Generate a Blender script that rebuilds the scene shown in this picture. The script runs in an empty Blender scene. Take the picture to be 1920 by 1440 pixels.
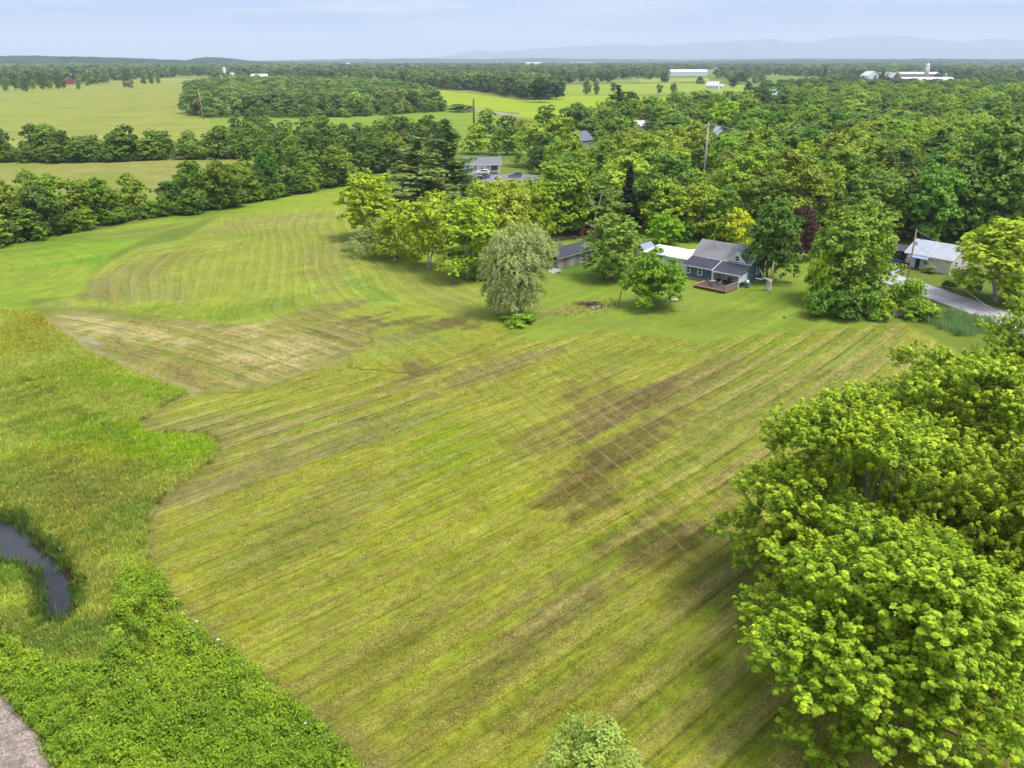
import bpy, bmesh, math, random
import numpy as np
from mathutils import Vector, Matrix

# ---------------------------------------------------------------- camera, sky, sun, exposure
S = bpy.context.scene
COL = S.collection
F = 1500.0; H = 38.0; PITCH = math.atan(608.0/F)
cam_d = bpy.data.cameras.new('camera'); cam = bpy.data.objects.new('camera', cam_d); COL.objects.link(cam)
cam.location = (0, 0, H); cam.rotation_euler = (math.pi/2-PITCH, 0, 0)
cam_d.sensor_width = 36; cam_d.lens = 36*F/1920; cam_d.clip_start = .5; cam_d.clip_end = 120000
S.camera = cam
SUN_EL, SUN_AZ = 66, 112      # azimuth clockwise from +Y (north)
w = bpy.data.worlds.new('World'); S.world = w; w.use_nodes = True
nt = w.node_tree; nt.nodes.clear()
def N(nt, t, **k):
    n = nt.nodes.new(t)
    for a, v in k.items():
        if a == 'inp':
            for i, x in v.items(): n.inputs[i].default_value = x
        else: setattr(n, a, v)
    return n
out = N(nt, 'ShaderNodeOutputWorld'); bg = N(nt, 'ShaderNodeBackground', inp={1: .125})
sky = N(nt, 'ShaderNodeTexSky', sky_type='NISHITA', sun_disc=False, sun_elevation=math.radians(SUN_EL), sun_rotation=math.radians(SUN_AZ), altitude=100, air_density=1.0, dust_density=1.6, ozone_density=1.4)
tc = N(nt, 'ShaderNodeTexCoord'); sx = N(nt, 'ShaderNodeSeparateXYZ'); nt.links.new(tc.outputs['Generated'], sx.inputs[0])
mz = N(nt, 'ShaderNodeMath', operation='MAXIMUM', inp={1: .0}); nt.links.new(sx.outputs[2], mz.inputs[0])
mz2 = N(nt, 'ShaderNodeMath', operation='ADD', inp={1: .035}); nt.links.new(mz.outputs[0], mz2.inputs[0])
dx = N(nt, 'ShaderNodeMath', operation='DIVIDE'); dy = N(nt, 'ShaderNodeMath', operation='DIVIDE')
nt.links.new(sx.outputs[0], dx.inputs[0]); nt.links.new(mz2.outputs[0], dx.inputs[1])
nt.links.new(sx.outputs[1], dy.inputs[0]); nt.links.new(mz2.outputs[0], dy.inputs[1])
cx = N(nt, 'ShaderNodeCombineXYZ'); nt.links.new(dx.outputs[0], cx.inputs[0]); nt.links.new(dy.outputs[0], cx.inputs[1])
cn = N(nt, 'ShaderNodeTexNoise', inp={'Scale': .13, 'Detail': 8, 'Roughness': .6}); nt.links.new(cx.outputs[0], cn.inputs['Vector'])
cr = N(nt, 'ShaderNodeValToRGB'); cr.color_ramp.elements[0].position = .40; cr.color_ramp.elements[1].position = .62
cr.color_ramp.elements[0].color = (.10, .10, .10, 1); cr.color_ramp.elements[1].color = (.85, .85, .85, 1)
nt.links.new(cn.outputs[0], cr.inputs[0])
tint = N(nt, 'ShaderNodeMix', data_type='RGBA', blend_type='MULTIPLY', inp={0: 1.0}); tint.inputs[7].default_value = (.165, .27, .56, 1)
nt.links.new(sky.outputs[0], tint.inputs[6])
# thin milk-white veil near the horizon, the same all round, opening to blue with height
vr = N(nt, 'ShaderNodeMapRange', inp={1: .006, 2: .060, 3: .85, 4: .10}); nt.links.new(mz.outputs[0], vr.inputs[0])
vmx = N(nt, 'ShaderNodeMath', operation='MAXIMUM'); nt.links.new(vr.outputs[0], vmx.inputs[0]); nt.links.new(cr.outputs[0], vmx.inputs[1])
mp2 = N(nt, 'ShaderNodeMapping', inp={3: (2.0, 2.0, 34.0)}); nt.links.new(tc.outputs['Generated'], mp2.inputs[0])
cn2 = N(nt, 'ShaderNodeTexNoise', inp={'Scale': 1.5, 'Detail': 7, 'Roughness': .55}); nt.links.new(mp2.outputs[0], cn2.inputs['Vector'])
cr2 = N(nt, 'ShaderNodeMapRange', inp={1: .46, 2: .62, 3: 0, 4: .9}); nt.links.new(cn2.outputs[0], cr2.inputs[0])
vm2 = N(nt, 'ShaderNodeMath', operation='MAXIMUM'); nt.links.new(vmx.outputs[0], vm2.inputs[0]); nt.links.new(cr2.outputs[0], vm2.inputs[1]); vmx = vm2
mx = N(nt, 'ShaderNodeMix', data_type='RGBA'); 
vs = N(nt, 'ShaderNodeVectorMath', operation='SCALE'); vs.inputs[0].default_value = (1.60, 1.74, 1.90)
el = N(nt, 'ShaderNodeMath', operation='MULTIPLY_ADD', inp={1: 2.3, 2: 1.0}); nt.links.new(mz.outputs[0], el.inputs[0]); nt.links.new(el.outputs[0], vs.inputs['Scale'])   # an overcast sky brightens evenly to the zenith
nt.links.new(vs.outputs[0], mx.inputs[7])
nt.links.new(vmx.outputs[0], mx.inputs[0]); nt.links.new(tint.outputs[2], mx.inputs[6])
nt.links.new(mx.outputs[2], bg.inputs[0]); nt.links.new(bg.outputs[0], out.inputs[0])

sd = bpy.data.lights.new('sun', 'SUN'); sd.energy = 1.5; sd.angle = math.radians(24); sd.color = (1.0, .955, .88)
so = bpy.data.objects.new('sun', sd); COL.objects.link(so)
a_, e_ = math.radians(SUN_AZ), math.radians(SUN_EL)
sv = Vector((math.sin(a_)*math.cos(e_), math.cos(a_)*math.cos(e_), math.sin(e_)))
so.rotation_euler = sv.to_track_quat('Z', 'Y').to_euler()
S.view_settings.view_transform = 'Standard'; S.view_settings.look = 'None'; S.view_settings.gamma = 1
S.view_settings.use_curve_mapping = False; S.view_settings.exposure = 1.74
S.render.engine = 'CYCLES'
S.cycles.max_bounces = 6; S.cycles.diffuse_bounces = 3; S.cycles.glossy_bounces = 2; S.cycles.transmission_bounces = 3
S.cycles.volume_bounces = 0; S.cycles.use_denoising = True; S.cycles.use_adaptive_sampling = True
S.cycles.adaptive_threshold = .02

KALB = .50     # turns a colour as seen in daylight into the surface's own albedo
def lin(c): return tuple(((v/255)/12.92 if v/255 <= .04045 else ((v/255+.055)/1.055)**2.4) for v in c)
def alb(c, k=None): return tuple(v*(KALB if k is None else k) for v in lin(c))

# ---------------------------------------------------------------- geometry helpers
CP, SP = math.cos(PITCH), math.sin(PITCH)
def ray(x, y):
    a = (x-960)/F; b = (720-y)/F
    return a, CP+b*SP, -SP+b*CP
def P(x, y, z=0.0):
    a, dy_, dz = ray(x, y); t = (z-H)/dz
    return (a*t, dy_*t, z)
def ZH(x, y, Y):            # height at which the sight line through x,y stands above distance Y
    a, dy_, dz = ray(x, y); return H+dz*Y/dy_
def PW(pts, z=0.0): return [P(p[0], p[1], z)[:2] for p in pts]
def pix(X, Y, Zv=0.0):
    zc = Y*CP-(Zv-H)*SP; yc = Y*SP+(Zv-H)*CP
    zc = np.maximum(zc, 1.0)
    return 960+F*X/zc, 720-F*yc/zc

def tag(o, label=None, cat=None, group=None, kind=None):
    if label: o['label'] = label
    if cat: o['category'] = cat
    if group: o['group'] = group
    if kind: o['kind'] = kind
    return o
def empty(name, loc, rz=0.0):
    o = bpy.data.objects.new(name, None); COL.objects.link(o); o.location = loc; o.rotation_euler = (0, 0, rz)
    o.empty_display_size = .5
    return o
def link(name, me, parent=None, link_=True):
    o = bpy.data.objects.new(name, me)
    if link_: COL.objects.link(o)
    if parent is not None: o.parent = parent
    return o
def mesh_np(name, V, Fc, mat=None, smooth=False):
    V = np.asarray(V, dtype=np.float32); Fc = np.asarray(Fc, dtype=np.int32)
    me = bpy.data.meshes.new(name); k = Fc.shape[1]
    me.vertices.add(len(V)); me.vertices.foreach_set('co', V.ravel())
    me.loops.add(Fc.size); me.loops.foreach_set('vertex_index', Fc.ravel())
    me.polygons.add(len(Fc)); me.polygons.foreach_set('loop_start', np.arange(0, Fc.size, k, dtype=np.int32))
    try: me.polygons.foreach_set('loop_total', np.full(len(Fc), k, dtype=np.int32))
    except Exception: pass
    me.update(calc_edges=True)
    if smooth: me.polygons.foreach_set('use_smooth', np.ones(len(Fc), dtype=bool))
    if mat: me.materials.append(mat)
    return me
def attr(me, name, typ, data, dom='POINT'):
    a = me.attributes.new(name, typ, dom); data = np.asarray(data)
    if typ == 'FLOAT': a.data.foreach_set('value', data.astype(np.float32).ravel())
    elif typ == 'INT': a.data.foreach_set('value', data.astype(np.int32).ravel())
    elif typ == 'FLOAT_VECTOR': a.data.foreach_set('vector', data.astype(np.float32).ravel())
    elif typ == 'FLOAT_COLOR':
        if data.shape[1] == 3: data = np.hstack([data, np.ones((len(data), 1))])
        a.data.foreach_set('color', data.astype(np.float32).ravel())

class MB:
    def __init__(s): s.v = []; s.f = []
    def poly(s, pts):
        b = len(s.v); s.v += [tuple(p) for p in pts]; s.f.append(list(range(b, b+len(pts)))); return s
    def box(s, x0, x1, y0, y1, z0, z1):
        b = len(s.v)
        s.v += [(x0,y0,z0),(x1,y0,z0),(x1,y1,z0),(x0,y1,z0),(x0,y0,z1),(x1,y0,z1),(x1,y1,z1),(x0,y1,z1)]
        s.f += [[b+i for i in q] for q in ((0,3,2,1),(4,5,6,7),(0,1,5,4),(1,2,6,5),(2,3,7,6),(3,0,4,7))]; return s
    def hexa(s, p):           # 8 points: bottom four, top four
        b = len(s.v); s.v += [tuple(q) for q in p]
        s.f += [[b+i for i in q] for q in ((0,3,2,1),(4,5,6,7),(0,1,5,4),(1,2,6,5),(2,3,7,6),(3,0,4,7))]; return s
    def slab(s, quad, th):    # a sloping roof plane of thickness th
        return s.hexa([(p[0],p[1],p[2]-th) for p in quad]+[tuple(p) for p in quad])
    def prism(s, prof, y0, y1, ax='y'):   # profile in x,z swept along y (or in y,z along x)
        b = len(s.v); n = len(prof)
        for c in (y0, y1):
            s.v += [((p[0], c, p[1]) if ax == 'y' else (c, p[0], p[1])) for p in prof]
        s.f.append([b+i for i in range(n)][::-1] if ax=='x' else [b+i for i in range(n)]); s.f.append([b+n+i for i in range(n)] if ax=='x' else [b+n+i for i in range(n)][::-1])
        for i in range(n):
            j = (i+1) % n; s.f.append([b+i, b+n+i, b+n+j, b+j] if ax=='y' else [b+i, b+j, b+n+j, b+n+i])
        return s
    def tube(s, pts, rad, n=7, cap=True):
        b = len(s.v); pts = [Vector(p) for p in pts]
        if not hasattr(rad, '__len__'): rad = [rad]*len(pts)
        for i, p in enumerate(pts):
            d = (pts[min(i+1, len(pts)-1)]-pts[max(i-1, 0)]).normalized()
            u = d.orthogonal().normalized() if abs(d.z) < .999 else Vector((1,0,0)); vv = d.cross(u)
            u = (Vector((1,0,0)) - d*d.x); u = u.normalized() if u.length > .2 else (Vector((0,1,0))-d*d.y).normalized(); vv = d.cross(u)
            for k in range(n):
                a = 2*math.pi*k/n; s.v.append(tuple(p+(u*math.cos(a)+vv*math.sin(a))*rad[i]))
        for i in range(len(pts)-1):
            for k in range(n):
                k2 = (k+1) % n; s.f.append([b+i*n+k, b+i*n+k2, b+(i+1)*n+k2, b+(i+1)*n+k])
        if cap:
            s.f.append([b+k for k in range(n)][::-1]); s.f.append([b+(len(pts)-1)*n+k for k in range(n)])
        return s
    def mesh(s, name, mat, smooth=False, bevel=0):
        me = bpy.data.meshes.new(name); me.from_pydata(s.v, [], s.f); me.materials.append(mat); me.update()
        if bevel:
            bm = bmesh.new(); bm.from_mesh(me); bmesh.ops.bevel(bm, geom=bm.edges[:], offset=bevel, segments=2, affect='EDGES', clamp_overlap=True); bm.to_mesh(me); bm.free()
        if smooth:
            for p in me.polygons: p.use_smooth = True
        return me
    def build(s, name, mat, parent=None, **k): return link(name, s.mesh(name, mat, **k), parent)

# value noise
def _hash(ix, iy, seed):
    n = (ix.astype(np.int64)*374761393+iy.astype(np.int64)*668265263+seed*1442695041) & 0x7fffffff
    n = ((n ^ (n >> 13))*1274126177) & 0x7fffffff
    return ((n ^ (n >> 16)) & 0xffff)/65535.0
def vn(x, y, sc, seed=0):
    x = np.asarray(x, float)/sc; y = np.asarray(y, float)/sc
    ix = np.floor(x); iy = np.floor(y); fx = x-ix; fy = y-iy
    fx = fx*fx*(3-2*fx); fy = fy*fy*(3-2*fy)
    a = _hash(ix, iy, seed); b = _hash(ix+1, iy, seed); c = _hash(ix, iy+1, seed); d = _hash(ix+1, iy+1, seed)
    return (a*(1-fx)+b*fx)*(1-fy)+(c*(1-fx)+d*fx)*fy
def fbm(x, y, sc, seed=0, o=4):
    r = 0; amp = .5; tot = 0
    for i in range(o): r = r+amp*vn(x, y, sc/2**i, seed+i*17); tot += amp; amp *= .5
    return r/tot
def sstep(a, b, x):
    t = np.clip((x-a)/(b-a), 0, 1); return t*t*(3-2*t)
def sdist(X, Y, poly):     # signed distance, positive inside
    d = np.full(X.shape, 1e18); ins = np.zeros(X.shape, bool); n = len(poly)
    for i in range(n):
        x1, y1 = poly[i]; x2, y2 = poly[(i+1) % n]
        ex, ey = x2-x1, y2-y1; L2 = ex*ex+ey*ey+1e-12
        t = np.clip(((X-x1)*ex+(Y-y1)*ey)/L2, 0, 1)
        d = np.minimum(d, (X-x1-t*ex)**2+(Y-y1-t*ey)**2)
        if y1 != y2:
            c = ((y1 > Y) != (y2 > Y)) & (X < (x2-x1)*(Y-y1)/(y2-y1)+x1); ins ^= c
    return np.where(ins, 1, -1)*np.sqrt(d)

# ---------------------------------------------------------------- materials
def newmat(name):
    m = bpy.data.materials.new(name); m.use_nodes = True; n = m.node_tree; n.nodes.clear()
    o = N(n, 'ShaderNodeOutputMaterial'); b = N(n, 'ShaderNodeBsdfPrincipled'); n.links.new(b.outputs[0], o.inputs[0])
    return m, n, b, o
def noise_mat(name, c1, c2, scale=3.0, detail=5, rough=.85, bump=.0, stretch=(1,1,1), spec=.3, metal=0.0, lo=.35, hi=.65, c3=None, s3=.3):
    m, n, b, o = newmat(name)
    t = N(n, 'ShaderNodeTexCoord'); mp = N(n, 'ShaderNodeMapping', inp={3: stretch}); n.links.new(t.outputs['Object'], mp.inputs[0])
    nz = N(n, 'ShaderNodeTexNoise', inp={'Scale': scale, 'Detail': detail, 'Roughness': .6}); n.links.new(mp.outputs[0], nz.inputs['Vector'])
    r = N(n, 'ShaderNodeValToRGB'); r.color_ramp.elements[0].position = lo; r.color_ramp.elements[1].position = hi
    r.color_ramp.elements[0].color = (*c1, 1); r.color_ramp.elements[1].color = (*c2, 1)
    n.links.new(nz.outputs[0], r.inputs[0]); col = r.outputs[0]
    if c3:
        n3 = N(n, 'ShaderNodeTexNoise', inp={'Scale': s3, 'Detail': 4}); n.links.new(mp.outputs[0], n3.inputs['Vector'])
        r3 = N(n, 'ShaderNodeMapRange', inp={1: .45, 2: .68, 3: 0, 4: .8}); n.links.new(n3.outputs[0], r3.inputs[0])
        mm = N(n, 'ShaderNodeMix', data_type='RGBA'); mm.inputs[7].default_value = (*c3, 1)
        n.links.new(r3.outputs[0], mm.inputs[0]); n.links.new(col, mm.inputs[6]); col = mm.outputs[2]
    n.links.new(col, b.inputs['Base Color'])
    b.inputs['Roughness'].default_value = rough; b.inputs['Specular IOR Level'].default_value = spec; b.inputs['Metallic'].default_value = metal
    if bump:
        bp = N(n, 'ShaderNodeBump', inp={0: 1.0, 1: bump}); n.links.new(nz.outputs[0], bp.inputs['Height']); n.links.new(bp.outputs[0], b.inputs['Normal'])
    return m
def plain(name, c, rough=.6, spec=.4, metal=0.0): 
    return noise_mat(name, tuple(v*.88 for v in c), tuple(min(1, v*1.08) for v in c), scale=2.2, rough=rough, spec=spec, metal=metal)

def leaf_mat(name, src, trans=.26, lo=(.54,.58,.58), hi=(1.62,1.46,1.18)):
    m = bpy.data.materials.new(name); m.use_nodes = True; n = m.node_tree; n.nodes.clear()
    o = N(n, 'ShaderNodeOutputMaterial'); b = N(n, 'ShaderNodeBsdfPrincipled', inp={'Roughness': .62, 'Specular IOR Level': .22})
    if src == 'object':
        oi = N(n, 'ShaderNodeObjectInfo'); base = oi.outputs['Color']
    elif src == 'instancer':
        oi = N(n, 'ShaderNodeAttribute', attribute_type='INSTANCER', attribute_name='tint'); base = oi.outputs['Color']
    else:
        oi = N(n, 'ShaderNodeRGB'); oi.outputs[0].default_value = (*src, 1); base = oi.outputs[0]
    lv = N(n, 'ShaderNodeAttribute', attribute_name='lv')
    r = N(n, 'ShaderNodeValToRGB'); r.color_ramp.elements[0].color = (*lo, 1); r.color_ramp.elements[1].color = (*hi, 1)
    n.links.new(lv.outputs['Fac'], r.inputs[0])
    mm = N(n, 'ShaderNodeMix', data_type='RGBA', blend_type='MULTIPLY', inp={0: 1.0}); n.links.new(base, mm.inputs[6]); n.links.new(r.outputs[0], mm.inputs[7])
    n.links.new(mm.outputs[2], b.inputs['Base Color'])
    tr = N(n, 'ShaderNodeBsdfTranslucent'); sc = N(n, 'ShaderNodeMix', data_type='RGBA', blend_type='MULTIPLY', inp={0: 1.0}); sc.inputs[7].default_value = (1.5, 1.5, .7, 1)
    n.links.new(mm.outputs[2], sc.inputs[6]); n.links.new(sc.outputs[2], tr.inputs[0])
    ms = N(n, 'ShaderNodeMixShader', inp={0: trans}); n.links.new(b.outputs[0], ms.inputs[1]); n.links.new(tr.outputs[0], ms.inputs[2])
    n.links.new(ms.outputs[0], o.inputs[0]); return m
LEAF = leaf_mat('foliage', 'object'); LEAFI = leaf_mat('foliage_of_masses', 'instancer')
BARK = noise_mat('bark', (.09,.075,.06), (.20,.17,.14), scale=4, bump=.05, stretch=(3,3,.6))
BARKP = noise_mat('pale_bark', (.24,.22,.18), (.42,.39,.33), scale=3, bump=.03, stretch=(3,3,.6))
DEADW = noise_mat('dead_wood', (.22,.19,.15), (.48,.44,.37), scale=3, bump=.03, stretch=(4,4,.6))

# ---------------------------------------------------------------- the near ground
MEADOW = PW([(-500,583),(0,583),(70,580),(90,602),(160,655),(250,695),(362,735),(310,758),(268,790),(262,808),(385,815),(412,832),(402,862),(368,888),(318,925),(288,952),(274,1000),(280,1060),(322,1150),(400,1212),(455,1250),(520,1310),(600,1370),(690,1450),(760,1560),(-900,1560)])
WEEDS = PW([(218,1160),(240,1085),(290,1085),(335,1155),(400,1215),(450,1250),(500,1300),(560,1345),(625,1395),(675,1450),(730,1560),(110,1560),(90,1420),(40,1345),(0,1300),(-300,1150),(-300,1120),(0,1180),(60,1240),(120,1268),(190,1265),(225,1215)])
POND = PW([(-90,960),(-60,975),(0,982),(22,1000),(46,1024),(74,1036),(95,1054),(110,1079),(122,1100),(117,1121),(110,1142),(82,1146),(64,1123),(53,1089),(42,1064),(18,1054),(0,1052),(-60,1045),(-120,1000)])
_pc = (sum(q[0] for q in POND)/len(POND), sum(q[1] for q in POND)/len(POND)); POND = [(_pc[0]+(q[0]-_pc[0])*1.05+.9, _pc[1]+(q[1]-_pc[1])*1.18) for q in POND]
GRAVEL = PW([(-400,1200),(-60,1262),(0,1296),(37,1340),(62,1368),(85,1412),(108,1445),(150,1560),(-700,1560),(-700,1300)])
HAY = PW([(82,592),(125,584),(200,590),(290,598),(420,612),(560,600),(690,612),(700,650),(640,668),(560,705),(480,735),(370,738),(250,697),(160,657)])
AFTER = PW([(-600,470),(0,462),(130,440),(300,412),(420,388),(520,372),(655,350),(700,380),(560,392),(400,408),(290,440),(205,480),(165,520),(158,555),(60,560),(50,580),(0,583),(-500,583)])
UPPER = PW([(345,448),(420,402),(560,390),(680,352),(760,440),(860,510),(985,590),(960,625),(780,700),(660,690),(640,640),(560,600),(420,612),(200,580),(60,575),(165,545),(170,520),(205,490),(255,466)])
MAIN = PW([(262,808),(270,780),(365,740),(480,735),(600,690),(760,668),(930,612),(1000,640),(1130,620),(1300,640),(1500,620),(1700,606),(1790,660),(1960,740),(1960,1560),(760,1560),(690,1450),(520,1310),(400,1212),(322,1150),(280,1060),(274,1000),(288,952),(318,925),(402,862),(412,832),(385,815)])
LAWN = PW([(930,612),(1000,640),(1130,620),(1300,640),(1500,620),(1700,606),(1760,560),(1650,520),(1560,470),(1400,440),(1200,430),(1010,440),(850,400),(700,420),(640,450),(760,440),(860,510),(960,580)])
def inside(X, Y, poly, soft=1.0): return sstep(-soft/2, soft/2, sdist(X, Y, poly))

# colours of the turf, in daylight sRGB: (px centre, px radii, tilt, colour, strength)
BL_MAIN = [(860, 900, 150, 60, -25, (160, 172, 34), 0.8),(820, 830, 70, 50, -20, (152, 176, 30), 0.9),(960, 940, 90, 35, -20, (168, 176, 34), 0.7),(740, 1000, 130, 45, -25, (164, 170, 40), 0.6),(1130, 1040, 90, 35, -30, (150, 170, 30), 0.8),(430, 1010, 110, 50, -25, (164, 168, 50), 0.6),(640, 740, 140, 20, -20, (170, 170, 50), 0.8),(450, 780, 150, 16, -20, (148, 170, 44), 0.7),(950, 640, 90, 14, -15, (150, 168, 50), 0.7),(1290, 900, 120, 40, -30, (150, 158, 40), 0.6),(860, 1060, 70, 25, -30, (160, 170, 36), 0.6),(1080, 1100, 70, 22, -30, (158, 170, 36), 0.7),(1150, 1160, 60, 25, -30, (140, 160, 34), 0.33),(880, 1230, 90, 25, -35, (134, 150, 34), 0.39),(1000, 1290, 110, 40, -35, (120, 140, 34), 0.28),(480, 880, 170, 50, -22, (158, 146, 92), 0.75),(400, 800, 110, 24, -8, (160, 146, 90), 0.7),(700, 810, 120, 22, -22, (140, 138, 84), 0.6),(610, 950, 160, 50, -25, (156, 152, 76), 0.6),(380, 940, 90, 50, -25, (160, 150, 90), 0.6),(900, 690, 130, 26, -14, (158, 138, 88), 0.85),(775, 690, 48, 20, 10, (134, 112, 74), 0.8),(1130, 765, 100, 60, -28, (138, 112, 76), 0.85),(1075, 740, 36, 22, -20, (122, 98, 60), 0.7),(1280, 740, 120, 34, -28, (142, 124, 78), 0.75),(1190, 815, 110, 34, -32, (116, 94, 56), 0.85),(1000, 830, 90, 26, -28, (140, 122, 70), 0.6),(1085, 925, 80, 50, -15, (112, 90, 48), 0.9),(1245, 1020, 120, 64, -12, (106, 86, 46), 0.95),(1330, 1090, 90, 50, -10, (132, 118, 62), 0.7),(1360, 930, 60, 60, -30, (140, 120, 66), 0.7),(1400, 880, 80, 40, -35, (150, 134, 80), 0.6),(1040, 1140, 130, 44, -30, (150, 132, 84), 0.75),(760, 1170, 120, 40, -30, (146, 136, 74), 0.28),(600, 1190, 110, 50, -30, (140, 132, 66), 0.28),(920, 1290, 90, 40, -30, (128, 118, 60), 0.33),(820, 1350, 160, 60, -30, (124, 116, 52), 0.33),(640, 1290, 140, 60, -35, (128, 122, 44), 0.33),(1100, 1290, 120, 70, -30, (112, 112, 40), 0.33),(1330, 1260, 110, 110, -35, (128, 146, 44), 0.39),(1380, 1400, 150, 80, -30, (120, 148, 42), 0.41),(1400, 1180, 60, 60, -30, (132, 130, 52), 0.33),(1480, 720, 170, 50, -28, (158, 156, 86), 0.6),(1620, 690, 130, 40, -30, (162, 160, 90), 0.6),(1300, 650, 250, 20, -8, (150, 166, 50), 0.7),(1700, 660, 70, 20, -25, (164, 158, 94), 0.6),(1400, 800, 160, 50, -30, (150, 156, 60), 0.5),(1540, 660, 150, 22, -20, (152, 166, 56), 0.6),(330, 1020, 50, 60, 70, (140, 150, 54), 0.6),(560, 1080, 150, 60, -25, (148, 150, 54), 0.5)]
BL_UP = [
 (250,520,110,44,-28,(152,142,84),.75),(190,540,30,30,0,(150,138,84),.6),(330,480,60,18,-20,(150,140,66),.6),(430,520,150,60,-10,(162,166,62),.7),(420,584,170,22,0,(142,172,40),.9),(520,575,110,22,-5,(140,168,36),.8),
 (500,418,150,16,-6,(168,154,92),.7),(420,440,120,14,-5,(150,160,60),.6),(575,372,80,16,-12,(160,178,44),.9),(620,500,60,50,10,(158,150,80),.7),(700,545,60,12,22,(126,166,50),.9),(720,500,120,26,25,(158,162,72),.6),
 (840,560,110,30,22,(158,160,74),.6),(640,600,110,26,10,(160,146,86),.8),(800,608,130,14,3,(124,104,66),.8),(690,606,60,10,3,(120,98,64),.6),(880,612,60,16,5,(118,104,60),.8),(300,555,120,10,10,(158,158,80),.6),(120,575,70,12,10,(156,158,84),.8),(330,545,70,10,-18,(176,172,96),.5),(800,640,110,22,0,(140,146,84),.6),(560,450,120,22,-5,(158,166,60),.5)]
BL_HAY = [
 (510,660,160,40,12,(222,202,138),1.0),(560,640,120,26,8,(216,196,132),.9),(230,620,130,26,12,(216,196,134),.95),(330,605,90,10,8,(190,168,112),.7),(250,660,60,12,35,(150,140,80),.6),(300,655,70,14,20,(140,160,48),.8),(420,640,110,12,12,(150,158,60),.7),(640,625,80,18,10,(170,150,96),.8),(520,632,40,7,8,(120,110,78),.7),(590,625,60,10,12,(112,118,50),.6),(350,705,90,18,28,(160,140,88),.8),(480,710,70,18,0,(176,162,100),.7),(178,643,22,7,25,(190,180,172),.7),(640,660,60,16,-10,(132,132,70),.6)]
BL_MEAD = [
 (120,600,150,24,5,(168,164,56),.8),(60,640,110,40,0,(160,164,50),.7),(220,660,110,30,25,(158,168,44),.7),(150,720,140,50,0,(146,168,44),.6),(260,730,100,24,10,(138,176,36),.9),(180,820,150,40,10,(140,174,34),.9),(310,850,90,36,0,(144,182,30),.9),(120,860,120,24,0,(164,178,36),.7),(330,830,80,18,0,(150,184,34),.8),
 (60,780,120,50,10,(120,146,48),.6),(140,770,90,12,30,(104,136,44),.6),(60,930,190,60,5,(128,148,62),.7),(200,930,110,60,0,(134,144,66),.7),(100,980,120,40,0,(142,148,56),.6),(190,1010,70,50,0,(150,158,46),.7),(30,1000,60,30,0,(96,136,46),.7),(170,1080,60,60,0,(136,144,68),.7),(230,1000,70,60,0,(116,150,62),.6),(60,1190,150,40,5,(116,140,60),.7),(160,1220,90,40,0,(104,136,54),.6),(20,1090,50,30,0,(96,142,40),.8)]
BL_AFTER = [(60,520,120,30,0,(156,172,56),.7),(160,470,140,30,-10,(132,178,38),.9),(200,500,60,30,0,(122,176,34),.8),(20,560,70,20,0,(140,172,44),.8),(380,400,120,14,-8,(120,156,48),.7),(120,452,160,12,-8,(112,148,48),.7),(290,430,110,12,-8,(158,152,78),.6)]
BL_LAWN = [(1100,540,110,22,0,(140,168,44),.7),(1080,500,60,18,10,(104,148,44),.8),(1110,495,60,20,15,(92,140,44),.8),(1060,585,90,16,-8,(164,158,84),.8),(1110,572,44,10,0,(150,140,76),.7),(1300,600,160,22,0,(138,160,46),.7),(1470,560,80,40,0,(120,150,36),.7),(1150,610,100,14,0,(148,160,60),.6),
 (1430,600,180,20,0,(132,154,42),.6),(740,470,90,20,20,(130,166,44),.7),(860,520,80,16,20,(122,164,40),.8),(1800,560,60,20,20,(124,152,44),.7),(1750,520,60,12,10,(118,144,50),.6),(1650,600,60,8,0,(140,150,70),.5),(965,600,60,12,0,(104,138,50),.8)]
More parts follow.
